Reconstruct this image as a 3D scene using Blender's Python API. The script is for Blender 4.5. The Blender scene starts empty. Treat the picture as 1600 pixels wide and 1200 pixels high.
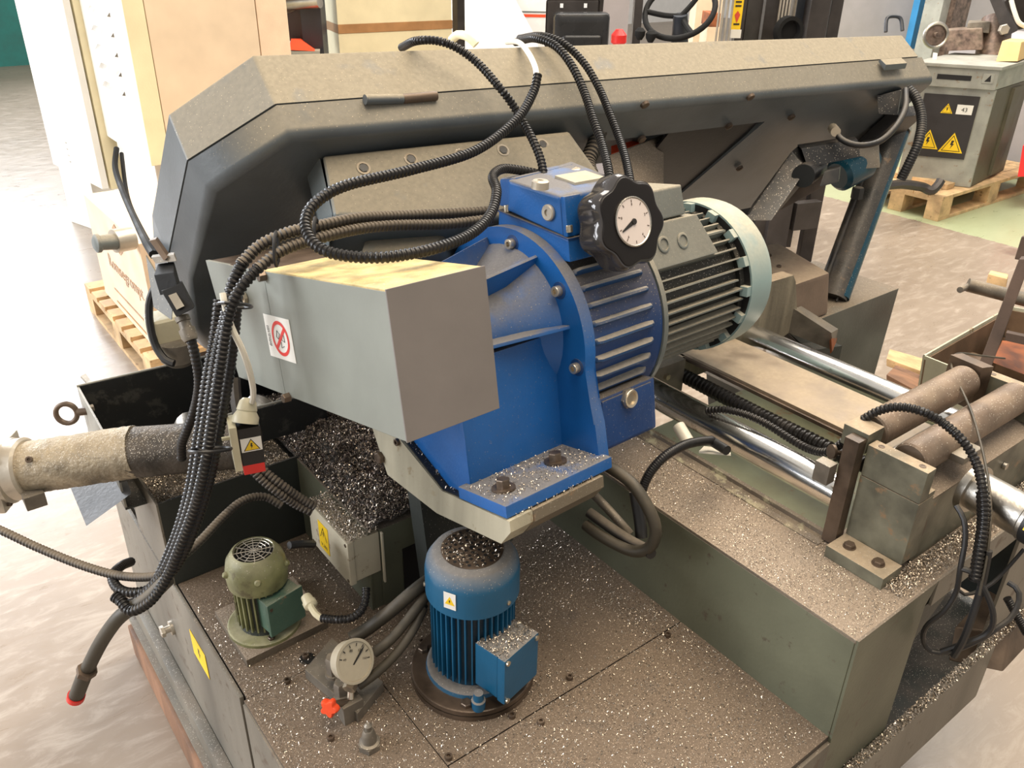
import bpy, bmesh, math, random
from math import pi, sin, cos, radians, sqrt
from mathutils import Vector, Matrix
random.seed(7)
S = bpy.context.scene
COL = S.collection
# ---------------------------------------------------------------- camera, world, lights, exposure
CAMR = [[0.7954361, -0.6058177, 0.0163184], [-0.274953, -0.3847461, -0.8811194], [0.5400761, 0.6963874, -0.4726123]]
cd_ = bpy.data.cameras.new('camera'); cam = bpy.data.objects.new('camera', cd_); COL.objects.link(cam)
r0, d0, f0 = [Vector(v) for v in CAMR]
cam.matrix_world = Matrix(((r0.x, -d0.x, -f0.x, 0), (r0.y, -d0.y, -f0.y, 0), (r0.z, -d0.z, -f0.z, 1.65), (0, 0, 0, 1)))
cd_.sensor_width = 36; cd_.lens = 29.869; cd_.clip_start = .02; cd_.clip_end = 200
S.camera = cam
W = bpy.data.worlds.new('hall_light'); S.world = W; W.use_nodes = True
bg = W.node_tree.nodes['Background']; bg.inputs[0].default_value = (1, .965, .91, 1); bg.inputs[1].default_value = .36
def area(name, loc, tgt, sx, sy, power, col):
    l = bpy.data.lights.new(name, 'AREA'); l.shape = 'RECTANGLE'; l.size = sx; l.size_y = sy; l.energy = power; l.color = col
    o = bpy.data.objects.new(name, l); COL.objects.link(o); o.location = loc
    o.rotation_euler = (Vector(tgt) - Vector(loc)).to_track_quat('-Z', 'Y').to_euler()
    return o
area('window_daylight_far', (-1.5, 15, 4.0), (0.6, 3.0, 0), 9, 5, 2300, (.9, .94, 1))
area('window_daylight_side', (-7, 5.0, 3.2), (0.6, 1.6, .8), 6, 3.5, 560, (.94, .96, 1))
area('ceiling_lamps', (1.5, 0.6, 5.5), (1.2, 1.6, 0), 5, 3, 235, (1, .84, .64))
area('ceiling_lamps_back', (6, 4, 6), (5.5, 3, 0), 6, 4, 480, (1, .93, .84))
S.view_settings.view_transform = 'Standard'; S.view_settings.look = 'None'
S.view_settings.gamma = 1; S.view_settings.use_curve_mapping = False; S.view_settings.exposure = 0.64

# ---------------------------------------------------------------- frames (the head is canted and swivelled, the bow leans back)
def frame(o, x, y, z, k=1.0):
    return Matrix(((x[0]*k, y[0]*k, z[0]*k, o[0]), (x[1]*k, y[1]*k, z[1]*k, o[1]), (x[2]*k, y[2]*k, z[2]*k, o[2]), (0, 0, 0, 1)))
HFR = [[0.6189, 0.7981, 0.88], [0.99621, 0.07749, -0.0396], [-0.084, 0.97521, -0.20473], [0.02275, 0.20728, 0.97802]]
BFR = [[0.5566, 1.35, 1.3963], [0.99826, -0.05686, -0.01581], [0.05371, 0.76423, 0.64271], [-0.02446, -0.64244, 0.76595], [-0.0, -0.99884, 0.04811]]
FM = {'W': Matrix.Identity(4), 'H': frame(*HFR, .92771), 'B': frame(*BFR[:4])}

# ---------------------------------------------------------------- materials
def nd(nt, t, **k):
    n = nt.nodes.new(t)
    for a, v in k.items(): setattr(n, a, v)
    return n
def ramp(nt, fac, a, b, ca=(0, 0, 0, 1), cb=(1, 1, 1, 1)):
    r = nd(nt, 'ShaderNodeValToRGB'); r.color_ramp.elements[0].position = a; r.color_ramp.elements[1].position = b
    r.color_ramp.elements[0].color = ca; r.color_ramp.elements[1].color = cb
    nt.links.new(fac, r.inputs[0]); return r.outputs[0]
def mixc(nt, fac, a, b, mode='MIX'):
    m = nd(nt, 'ShaderNodeMix', data_type='RGBA', blend_type=mode)
    for i, v in ((0, fac), (6, a), (7, b)):
        if hasattr(v, 'is_output') or isinstance(v, bpy.types.NodeSocket): nt.links.new(v, m.inputs[i])
        else: m.inputs[i].default_value = v if i == 0 else (*v[:3], 1)
    return m.outputs[2]
def math_(nt, op, a, b=0.5):
    m = nd(nt, 'ShaderNodeMath', operation=op)
    for i, v in ((0, a), (1, b)):
        if isinstance(v, bpy.types.NodeSocket): nt.links.new(v, m.inputs[i])
        else: m.inputs[i].default_value = v
    return m.outputs[0]
MATS = {}
def mat(name, col, rough=.5, metal=0., var=.12, vscale=9, dust=0., dustcol=(.36, .29, .20), speck=0., speckcol=(.75, .68, .58), wear=0., wearcol=(.25, .16, .09), bump=.15, bscale=120, spec=.5, streak=False):
    """a base colour with uneven tone, dust that settles on upward faces, small bright chips and worn patches"""
    if name in MATS: return MATS[name]
    m = bpy.data.materials.new(name); m.use_nodes = True; nt = m.node_tree; nt.nodes.clear(); MATS[name] = m
    out = nd(nt, 'ShaderNodeOutputMaterial'); p = nd(nt, 'ShaderNodeBsdfPrincipled'); nt.links.new(p.outputs[0], out.inputs[0])
    p.inputs['Specular IOR Level'].default_value = spec
    tc = nd(nt, 'ShaderNodeNewGeometry')
    pos = tc.outputs['Position']
    n1 = nd(nt, 'ShaderNodeTexNoise'); n1.inputs['Scale'].default_value = vscale; n1.inputs['Detail'].default_value = 5; nt.links.new(pos, n1.inputs['Vector'])
    if streak:
        mp = nd(nt, 'ShaderNodeMapping'); mp.inputs['Scale'].default_value = (1, 1, .12); nt.links.new(pos, mp.inputs[0]); nt.links.new(mp.outputs[0], n1.inputs['Vector'])
    dk = tuple(c*(1-var*1.6) for c in col); lt = tuple(min(1, c*(1+var)) for c in col)
    c = ramp(nt, n1.outputs[0], .3, .7, (*dk, 1), (*lt, 1))
    n2 = nd(nt, 'ShaderNodeTexNoise'); n2.inputs['Scale'].default_value = bscale; n2.inputs['Detail'].default_value = 4; nt.links.new(pos, n2.inputs['Vector'])
    rough_s = None
    if wear > 0:
        n3 = nd(nt, 'ShaderNodeTexNoise'); n3.inputs['Scale'].default_value = 22; n3.inputs['Detail'].default_value = 8; n3.inputs['Roughness'].default_value = .7; nt.links.new(pos, n3.inputs['Vector'])
        w = ramp(nt, n3.outputs[0], .62-wear*.25, .68-wear*.2)
        c = mixc(nt, w, c, wearcol)
    if dust > 0 or speck > 0:
        sx = nd(nt, 'ShaderNodeSeparateXYZ'); nt.links.new(tc.outputs['Normal'], sx.inputs[0])
        up = ramp(nt, sx.outputs[2], .18, .8)
        dn = nd(nt, 'ShaderNodeTexNoise'); dn.inputs['Scale'].default_value = 14; dn.inputs['Detail'].default_value = 7; nt.links.new(pos, dn.inputs['Vector'])
        d1 = ramp(nt, dn.outputs[0], .62-.5*dust, .85-.5*dust)
        f = math_(nt, 'MULTIPLY', math_(nt, 'MULTIPLY', up, d1), min(1, dust*1.25))
        dc = mixc(nt, n2.outputs[0], tuple(x*.75 for x in dustcol), tuple(min(1, x*1.25) for x in dustcol))
        c = mixc(nt, f, c, dc)
        rough_s = math_(nt, 'ADD', math_(nt, 'MULTIPLY', f, .85-rough if rough < .85 else 0), rough)
        if speck > 0:
            v = nd(nt, 'ShaderNodeTexVoronoi', feature='F1'); v.inputs['Scale'].default_value = 420; v.inputs['Randomness'].default_value = 1
            wn = nd(nt, 'ShaderNodeMapping'); wn.inputs['Scale'].default_value = (1, 1.7, 1); nt.links.new(pos, wn.inputs[0]); nt.links.new(wn.outputs[0], v.inputs['Vector'])
            hs = nd(nt, 'ShaderNodeSeparateColor'); nt.links.new(v.outputs['Color'], hs.inputs[0])
            pick = ramp(nt, hs.outputs[0], 1-speck*.55-.01, 1-speck*.55)
            near = ramp(nt, v.outputs['Distance'], .33, .45, (1, 1, 1, 1), (0, 0, 0, 1))
            sf = math_(nt, 'MULTIPLY', math_(nt, 'MULTIPLY', pick, near), ramp(nt, sx.outputs[2], .05, .5))
            sc = mixc(nt, hs.outputs[1], tuple(x*.35 for x in speckcol), speckcol)
            c = mixc(nt, sf, c, sc)
            nt.links.new(math_(nt, 'MULTIPLY', sf, .55), p.inputs['Metallic']) if metal == 0 else None
    nt.links.new(c, p.inputs['Base Color'])
    if rough_s is None:
        rr = ramp(nt, n1.outputs[0], .25, .75, (max(.03, rough*.8),)*3+(1,), (min(1, rough*1.2),)*3+(1,)); nt.links.new(rr, p.inputs['Roughness'])
    else: nt.links.new(rough_s, p.inputs['Roughness'])
    if metal: p.inputs['Metallic'].default_value = metal
    if bump > 0:
        b = nd(nt, 'ShaderNodeBump'); b.inputs['Strength'].default_value = bump; b.inputs['Distance'].default_value = .003
        nt.links.new(n2.outputs[0], b.inputs['Height']); nt.links.new(b.outputs[0], p.inputs['Normal'])
    return m
DUST = (.42, .34, .235)
def build_mats():
    mat('bow_grey', (.10, .115, .125), .38, dust=.95, dustcol=(.285, .25, .185), speck=.12, speckcol=(.62, .54, .40), bump=.1)
    mat('bow_dark', (.012, .012, .013), .42, dust=.25, dustcol=(.2, .16, .12), speck=.12, bump=.1)
    mat('mount_grey', (.12, .145, .155), .42, dust=.95, dustcol=(.235, .205, .15), speck=.12, speckcol=(.5, .44, .34))
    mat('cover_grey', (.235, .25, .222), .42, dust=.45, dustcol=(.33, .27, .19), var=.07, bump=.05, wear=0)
    mat('cover_end', (.20, .18, .17), .5, var=.06, bump=.05)
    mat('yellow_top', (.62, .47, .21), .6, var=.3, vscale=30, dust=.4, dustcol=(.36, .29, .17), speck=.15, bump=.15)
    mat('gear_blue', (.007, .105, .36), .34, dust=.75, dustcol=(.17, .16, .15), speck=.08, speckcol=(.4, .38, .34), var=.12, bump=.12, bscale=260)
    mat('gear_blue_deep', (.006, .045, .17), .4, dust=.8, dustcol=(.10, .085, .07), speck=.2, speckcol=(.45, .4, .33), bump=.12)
    mat('rib_blue', (.012, .06, .17), .42, dust=1.0, dustcol=(.27, .245, .21), speck=.25, speckcol=(.5, .45, .38), bump=.2)
    mat('pump_blue', (.008, .10, .205), .38, dust=.9, dustcol=(.19, .18, .17), speck=.2, speckcol=(.55, .5, .44), bump=.08)
    mat('pump_dark', (.005, .03, .055), .45, dust=.3)
    mat('motor_grey', (.15, .17, .165), .45, dust=.95, dustcol=(.29, .26, .20), speck=.2, speckcol=(.5, .45, .36))
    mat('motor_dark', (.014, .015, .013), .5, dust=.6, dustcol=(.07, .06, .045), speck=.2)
    mat('pale_cyan', (.27, .38, .385), .42, dust=.75, dustcol=(.46, .44, .35), var=.06, bump=.05)
    mat('olive', (.20, .205, .095), .28, dust=.6, dustcol=(.40, .37, .24), speck=.08, var=.25, vscale=30, wear=.25, wearcol=(.10, .09, .045))
    mat('green_box', (.07, .135, .10), .35, dust=.5, dustcol=(.42, .4, .3), speck=.08, wear=.1)
    mat('base_green', (.125, .13, .088), .45, dust=.8, dustcol=(.17, .14, .11), speck=.25, var=.28, vscale=3.5, wear=.06, wearcol=(.09, .07, .05))
    mat('base_grey', (.20, .18, .145), .5, var=.28, vscale=5, wear=.16, wearcol=(.10, .075, .055), dust=.5, dustcol=(.2, .16, .12), speck=.2, streak=True)
    mat('base_dark', (.028, .033, .03), .5, dust=.5, dustcol=(.12, .1, .085), speck=.2)
    mat('deck', (.075, .06, .048), .5, dust=.9, dustcol=(.15, .112, .08), speck=.7, speckcol=(.56, .45, .35), var=.4, vscale=4, bump=.5, bscale=220)
    mat('ledge', (.18, .145, .105), .55, dust=.95, dustcol=(.27, .215, .165), speck=.85, speckcol=(.65, .56, .46), var=.35, vscale=5, bump=.6, bscale=260)
    mat('ledge_inner', (.16, .13, .1), .5, dust=.5, dustcol=(.3, .24, .17), speck=.25, wear=.35, wearcol=(.45, .42, .28), var=.3)
    mat('plate_side', (.38, .35, .26), .55, var=.25, vscale=14, streak=True, wear=.1, wearcol=(.25, .2, .12))
    mat('plate_edge', (.15, .125, .09), .4, dust=.5, speck=.2, wear=.2)
    mat('oily_shade_black', (.008, .008, .008), .5, speck=.12, speckcol=(.3, .28, .26), dust=.1, dustcol=(.05, .04, .03))  # oil and shadow together in one near-black colour
    mat('bed_green', (.27, .285, .19), .45, var=.12, dust=.25, dustcol=(.25, .21, .14), wear=.05)
    mat('black', (.012, .012, .013), .45)
    mat('black_plastic', (.013, .013, .014), .45, dust=.35, dustcol=(.2, .17, .13), bump=.05)
    mat('conduit', (.012, .011, .011), .36, dust=.2, dustcol=(.12, .10, .085), bump=.05, spec=.35)
    mat('conduit_dusty', (.024, .021, .019), .45, dust=.75, dustcol=(.17, .14, .105), bump=.1)
    mat('hose', (.045, .038, .026), .5, dust=.4, dustcol=(.2, .16, .11), bump=.1)
    mat('chrome', (.9, .88, .84), .2, metal=1, var=.05, bump=.02, wear=.06, wearcol=(.35, .3, .25))
    mat('steel', (.5, .47, .42), .35, metal=1, var=.2, bump=.2)
    mat('steel_dull', (.23, .205, .17), .5, metal=.5, var=.25, vscale=20, dust=.4, speck=.1)
    mat('frame_grey', (.13, .135, .12), .32, var=.25, vscale=4, dust=.9, dustcol=(.21, .17, .125), speck=.1)
    mat('steel_brown', (.12, .085, .06), .45, metal=.4, var=.3, vscale=20)
    mat('bolt', (.16, .12, .09), .4, metal=.7, var=.25, vscale=60)
    mat('bolt_bright', (.62, .54, .42), .3, metal=.85, var=.1)
    mat('roller', (.20, .145, .105), .5, metal=.25, var=.2, vscale=18, dust=.4, dustcol=(.36, .28, .2), speck=.15, bump=.3)
    mat('slab', (.27, .21, .15), .42, metal=.2, var=.2, vscale=10, dust=.5, dustcol=(.42, .34, .24))
    mat('block_steel', (.21, .185, .135), .5, var=.35, vscale=25, dust=.7, dustcol=(.36, .28, .2), speck=.2, bump=.4, streak=True)
    mat('block_brown', (.22, .16, .12), .55, var=.2, dust=.7, dustcol=(.36, .28, .2))
    mat('vise_green', (.15, .145, .105), .42, var=.35, vscale=16, dust=.7, dustcol=(.42, .33, .23), speck=.15, wear=.1)
    mat('cylinder_paint', (.045, .043, .04), .35, dust=.5, dustcol=(.2, .17, .14), speck=.35, speckcol=(.3, .27, .23), wear=.05)
    mat('cylinder_blue', (.006, .055, .09), .3, speck=.1, dust=.1)
    mat('tray_sheet', (.022, .024, .025), .3, wear=.2, wearcol=(.06, .06, .055), speck=.1, dust=.1)
    mat('tray_edge', (.3, .29, .25), .5, var=.2)
    mat('tube_scale', (.34, .29, .21), .5, metal=.3, var=.35, vscale=25, dust=.6, dustcol=(.4, .33, .23), speck=.8, bump=1)
    mat('tube_dark', (.05, .042, .034), .5, metal=.2, var=.4, vscale=25, dust=.5, dustcol=(.2, .16, .12), speck=.5, bump=.6)
    mat('cast_alu', (.55, .5, .42), .35, metal=.6, var=.15)
    mat('sheet_bright', (.2, .2, .2), .45, metal=.5, var=.3)
    mat('swarf', (.62, .53, .43), .28, metal=.8, var=.5, vscale=300, bump=0)
    mat('swarf_dark', (.2, .155, .13), .35, metal=.7, var=.6, vscale=200, bump=0)
    mat('swarf_bed', (.05, .042, .036), .7, speck=.6, speckcol=(.3, .26, .22), var=.4, vscale=60, bump=1, bscale=180, dust=.1)
    mat('swarf_bed_lit', (.3, .25, .19), .7, speck=.7, var=.4, vscale=60, bump=1, bscale=180, dust=.1)  # paler swarf: the light falling into the hopper is put into the colour
    mat('handwheel', (.011, .009, .009), .5, bump=0, spec=.25); mat('handwheel_rim', (.06, .055, .055), .12, spec=.8, bump=0, metal=.3)
    mat('dial', (.70, .62, .58), .4, var=.04, bump=0); mat('gauge_case', (.42, .38, .29), .4, dust=.5, var=.1)
    mat('white_plastic', (.72, .68, .58), .4, var=.1); mat('cream_plastic', (.62, .57, .40), .4, var=.12)
    mat('sticker_white', (.82, .80, .74), .5, bump=0, var=.04); mat('sticker_yellow', (.88, .58, .015), .45, bump=0, var=.08)
    mat('ink', (.02, .018, .015), .5, bump=0); mat('red', (.75, .03, .025), .4, bump=0); mat('red_dull', (.62, .07, .035), .45)
    mat('junction_cream', (.55, .50, .38), .5, dust=.5, var=.1, wear=.05)
    mat('cabinet_white', (.80, .78, .72), .5, var=.03, bump=.02); mat('cabinet_cream', (.74, .60, .44), .55, var=.04, bump=.02)
    mat('cabinet_edge', (.80, .72, .48), .5, var=.04); mat('carton', (.78, .60, .43), .7, var=.06); mat('carton_tape', (.42, .22, .09), .4, var=.15)
    mat('pallet_wood', (.62, .42, .22), .7, var=.25, vscale=12, wear=.1, wearcol=(.3, .18, .09)); mat('beam_wood', (.26, .135, .075), .7, var=.3, vscale=12, streak=True)
    mat('machine_brown', (.05, .028, .032), .35); mat('navy', (.02, .025, .035), .4); mat('orange_red', (.85, .08, .02), .5)
    mat('car_white', (.86, .87, .88), .25, var=.02, bump=0); mat('wall_grey', (.46, .43, .44), .8, var=.04); mat('wall_teal', (.03, .17, .15), .8)
    mat('wall_white', (.8, .79, .77), .8, var=.03); mat('blue_stripe', (.03, .25, .55), .5); mat('mast', (.055, .048, .045), .35, metal=.3, var=.2)
    mat('seat_vinyl', (.02, .02, .021), .28, bump=.05); mat('mill_grey', (.34, .34, .30), .5, var=.15, wear=.08, dust=.2)
    mat('mill_side', (.085, .072, .045), .5, var=.15); mat('mill_panel', (.03, .027, .028), .4); mat('mill_brown', (.2, .14, .11), .4, metal=.3, var=.4, vscale=30, dust=.4)
    mat('rust', (.3, .09, .03), .7, var=.4, vscale=12); mat('rust_dark', (.085, .055, .042), .6, var=.25); mat('bin_paint', (.5, .5, .38), .55, var=.12, wear=.1, wearcol=(.3, .2, .1))
    mat('bin_inside', (.2, .13, .08), .6, var=.3, wear=.1, wearcol=(.05, .04, .03)); mat('yellow_carton', (.75, .5, .2), .6)
    mat('rubber', (.012, .012, .012), .75, spec=.2)
build_mats()

# ---------------------------------------------------------------- shape helpers
def newbm(): return bmesh.new()
def bev(bm, geom_faces, w, seg=2):
    if w <= 0: return
    es = set()
    for f in geom_faces:
        for e in f.edges: es.add(e)
    bmesh.ops.bevel(bm, geom=list(es), offset=w, segments=seg, affect='EDGES', profile=.7)
def hexa(bm, p, w=0, seg=2):
    """box from eight corners: bottom 0-3, top 4-7"""
    v = [bm.verts.new(q) for q in p]
    fs = [bm.faces.new([v[i] for i in f]) for f in ((3, 2, 1, 0), (4, 5, 6, 7), (0, 1, 5, 4), (1, 2, 6, 5), (2, 3, 7, 6), (3, 0, 4, 7))]
    bev(bm, fs, w, seg); return bm
def box(bm, lo, hi, w=0, seg=2):
    (a, b, c), (d, e, f) = lo, hi
    return hexa(bm, [(a, b, c), (d, b, c), (d, e, c), (a, e, c), (a, b, f), (d, b, f), (d, e, f), (a, e, f)], w, seg)
def prism(bm, pts, a, b, axis='x', w=0, seg=2):
    """polygon in the two other axes (cyclic order) extruded from a to b along axis"""
    def mk(p, t): return {'x': (t, p[0], p[1]), 'y': (p[0], t, p[1]), 'z': (p[0], p[1], t)}[axis]
    va = [bm.verts.new(mk(p, a)) for p in pts]; vb = [bm.verts.new(mk(p, b)) for p in pts]
    n = len(pts); fs = [bm.faces.new(va[::-1]), bm.faces.new(vb)]
    for i in range(n): fs.append(bm.faces.new((va[i], va[(i+1) % n], vb[(i+1) % n], vb[i])))
    if w: bmesh.ops.bevel(bm, geom=list(set(fs[0].edges) | set(fs[1].edges)), offset=w, segments=seg, affect='EDGES', profile=.7)
    return bm
def loft(bm, rings, cap=True, closed=True):
    vs = [[bm.verts.new(p) for p in r] for r in rings]; n = len(vs[0])
    for a, b in zip(vs, vs[1:]):
        for i in range(n if closed else n-1): bm.faces.new((a[i], a[(i+1) % n], b[(i+1) % n], b[i]))
    if cap: bm.faces.new(vs[0][::-1]); bm.faces.new(vs[-1])
    return bm
def basis(d):
    d = Vector(d).normalized(); a = Vector((0, 0, 1)) if abs(d.z) < .9 else Vector((1, 0, 0))
    u = a.cross(d).normalized(); return u, d.cross(u), d
def lathe(bm, p0, d, prof, n=28, cap=True, ang0=0):
    """prof = [(distance along d, radius)...]"""
    u, v, d = basis(d); p0 = Vector(p0); rings = []
    for t, r in prof: rings.append([p0 + d*t + (u*cos(ang0+2*pi*i/n) + v*sin(ang0+2*pi*i/n))*max(r, 1e-5) for i in range(n)])
    return loft(bm, rings, cap)
def cyl(bm, p0, p1, r, r2=None, n=24, ch=0):
    d = Vector(p1)-Vector(p0); L = d.length; r2 = r if r2 is None else r2
    pr = [(0, r-ch), (ch, r), (L-ch, r2), (L, r2-ch)] if ch else [(0, r), (L, r2)]
    return lathe(bm, p0, d, pr, n)
def spline(pts, step):
    P = [Vector(p) for p in pts]; P = [P[0]*2-P[1]] + P + [P[-1]*2-P[-2]]; out = []
    for i in range(1, len(P)-2):
        a, b, c, d = P[i-1:i+3]; n = max(2, int((c-b).length/step)+1)
        for k in range(n):
            t = k/n; out.append(.5*((2*b) + (c-a)*t + (2*a-5*b+4*c-d)*t*t + (3*b-a-3*c+d)*t**3))
    out.append(P[-2]); return out
def resample(path, step):
    out = [path[0].copy()]; acc = 0
    for a, b in zip(path, path[1:]):
        L = (b-a).length
        if L < 1e-9: continue
        t = step-acc
        while t <= L: out.append(a+(b-a)*(t/L)); t += step
        acc = L-(t-step)
    out.append(path[-1].copy()); return out
def tube(bm, pts, r, n=10, rib=0, pitch=.0065, smooth=True, step=.012):
    """tube along a spline; rib > 0 makes a corrugated conduit with real ridges"""
    path = spline(pts, .01) if smooth and len(pts) > 2 else [Vector(p) for p in pts]
    path = resample(path, pitch/2 if rib else step)
    if len(path) > 2 and (path[-1]-path[-2]).length < 1e-4: path.pop(-2)
    rings = []; t0 = (path[1]-path[0]).normalized(); u, v, _ = basis(t0)
    for i, p in enumerate(path):
        t = (path[min(i+1, len(path)-1)]-path[max(i-1, 0)]).normalized()
        u = (u - t*u.dot(t)).normalized(); v = t.cross(u)
        def ring(q, rr): return [q+(u*cos(2*pi*k/n)+v*sin(2*pi*k/n))*rr for k in range(n)]
        if rib:
            if i % 2 == 0: rings.append(ring(p-t*pitch*.16, r)); rings.append(ring(p+t*pitch*.16, r))
            else: rings.append(ring(p-t*pitch*.1, r-rib)); rings.append(ring(p+t*pitch*.1, r-rib))
        else: rings.append(ring(p, r))
    return loft(bm, rings)
def hexbolt(bm, p, d, r, h, washer=0, wt=.0015):
    d = Vector(d).normalized(); p = Vector(p)
    if washer: lathe(bm, p, d, [(0, washer), (wt, washer)], 20); p = p + d*wt
    lathe(bm, p, d, [(0, r), (h*.85, r), (h, r*.88)], 6, ang0=.3); return bm
def socket(bm, p, d, r, h):
    lathe(bm, p, d, [(0, r), (h*.9, r), (h, r*.92), (h, r*.5), (h*.45, r*.5)], 16); return bm

WM = {}
def finish(name, bm, m, M, parent=None, smooth=38):
    me = bpy.data.meshes.new(name); bmesh.ops.remove_doubles(bm, verts=bm.verts, dist=1e-6)
    bmesh.ops.recalc_face_normals(bm, faces=bm.faces); bm.to_mesh(me); bm.free()
    o = bpy.data.objects.new(name, me); COL.objects.link(o); me.materials.append(MATS[m] if isinstance(m, str) else m)
    if smooth:
        me.shade_smooth(); me.set_sharp_from_angle(angle=radians(smooth))
        if len(me.polygons) < 1500: w = o.modifiers.new('even_normals', 'WEIGHTED_NORMAL'); w.keep_sharp = True; w.weight = 90
    WM[o.name] = M
    if parent: o.parent = parent
    else: o.matrix_world = M
    return o
def thing(name, label, cat, loc=(0, 0, 0), fr='W', group=None):
    """an Empty at the thing's base that parents its parts; loc is given in the frame fr"""
    o = bpy.data.objects.new(name, None); COL.objects.link(o); o.empty_display_size = .05
    F = FM[fr]; M = Matrix.Translation(F @ Vector(loc)) @ F.to_quaternion().to_matrix().to_4x4()
    o.matrix_world = M; WM[o.name] = M; o['label'] = label; o['category'] = cat
    if group: o['group'] = group
    return o
def part(name, bm, m, parent, fr='W', label=None, smooth=38, kind=None):
    M = WM[parent.name]; bm.transform(M.inverted() @ FM[fr])
    o = finish(name, bm, m, M, parent, smooth)
    if label: o['label'] = label
    if kind: o['kind'] = kind
    return o
def solo(name, bm, m, label, cat, fr='W', group=None, kind=None, smooth=38):
    F = FM[fr]; Rm = F.to_quaternion().to_matrix().to_4x4()
    co = [F @ v.co for v in bm.verts]
    c = Vector((sum(v.x for v in co)/len(co), sum(v.y for v in co)/len(co), min(v.z for v in co)))
    M = Matrix.Translation(c) @ Rm; bm.transform(M.inverted() @ F)
    o = finish(name, bm, m, M, None, smooth); o['label'] = label; o['category'] = cat
    if group: o['group'] = group
    if kind: o['kind'] = kind
    return o
def struct(name, bm, m, fr='W'):
    bm.transform(FM[fr]); o = finish(name, bm, m, Matrix.Identity(4)); o['kind'] = 'structure'; return o
def text_bm(txt, size, M):
    c = bpy.data.curves.new('lettering', 'FONT'); c.body = txt; c.size = size; c.extrude = .0002; c.resolution_u = 2; c.align_x = 'CENTER'; c.align_y = 'CENTER'
    o = bpy.data.objects.new('lettering', c); COL.objects.link(o)
    dg = bpy.context.evaluated_depsgraph_get(); me = o.evaluated_get(dg).to_mesh(); bm = bmesh.new(); bm.from_mesh(me); o.evaluated_get(dg).to_mesh_clear()
    bpy.data.objects.remove(o); bpy.data.curves.remove(c); bm.transform(M); return bm
def planeM(o, x, y):
    """matrix whose xy-plane lies at o spanned by x, y"""
    x = Vector(x).normalized(); z = x.cross(Vector(y)).normalized(); y = z.cross(x)
    return Matrix(((x.x, y.x, z.x, o[0]), (x.y, y.y, z.y, o[1]), (x.z, y.z, z.z, o[2]), (0, 0, 0, 1)))
def poly(bm, pts, t, M):
    """flat sticker piece of thickness t on the plane M"""
    a = [bm.verts.new(M @ Vector((p[0], p[1], 0))) for p in pts]; b = [bm.verts.new(M @ Vector((p[0], p[1], t))) for p in pts]; n = len(pts)
    bm.faces.new(a[::-1]); bm.faces.new(b)
    for i in range(n): bm.faces.new((a[i], a[(i+1) % n], b[(i+1) % n], b[i]))
    return bm
def rect(w, h): return [(-w/2, -h/2), (w/2, -h/2), (w/2, h/2), (-w/2, h/2)]
BOLTZ = [(-.1, .55), (.16, .55), (.05, .1), (.2, .1), (-.12, -.6), (-.02, -.08), (-.18, -.08)]
def warning(parent, M, s, fr='W', plate=None, name='warning_sticker'):
    """yellow triangle with black rim and lightning bolt; plate = (w, h, material)"""
    if plate: p = part(name, poly(newbm(), rect(plate[0], plate[1]), .0006, M), plate[2], parent, fr)
    else: p = part(name, poly(newbm(), [(-s*.62, -s*.5), (s*.62, -s*.5), (0, s*.62)], .0006, M), 'sticker_yellow', parent, fr)
    M1 = M @ Matrix.Translation((0, 0, .0006))
    if plate:
        lev = WM[p.name]
    bm = poly(newbm(), [(-s*.5, -s*.4), (s*.5, -s*.4), (0, s*.5)], .0003, M1)
    q = part('triangle', bm, 'ink', parent, fr)
    bm = poly(newbm(), [(-s*.40, -s*.34), (s*.40, -s*.34), (0, s*.38)], .0003, M1 @ Matrix.Translation((0, 0, .0003)))
    q = part('triangle_field', bm, 'sticker_yellow', parent, fr)
    bm = poly(newbm(), [(x*s*.55, y*s*.42-s*.06) for x, y in BOLTZ], .0003, M1 @ Matrix.Translation((0, 0, .0006)))
    part('lightning_mark', bm, 'ink', parent, fr)
    return p
def circ(cx, cy, r, n=24, a0=0, a1=2*pi): return [(cx+r*cos(a0+(a1-a0)*i/(n-1 if a1-a0 < 6.2 else n)), cy+r*sin(a0+(a1-a0)*i/(n-1 if a1-a0 < 6.2 else n))) for i in range(n)]

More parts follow.
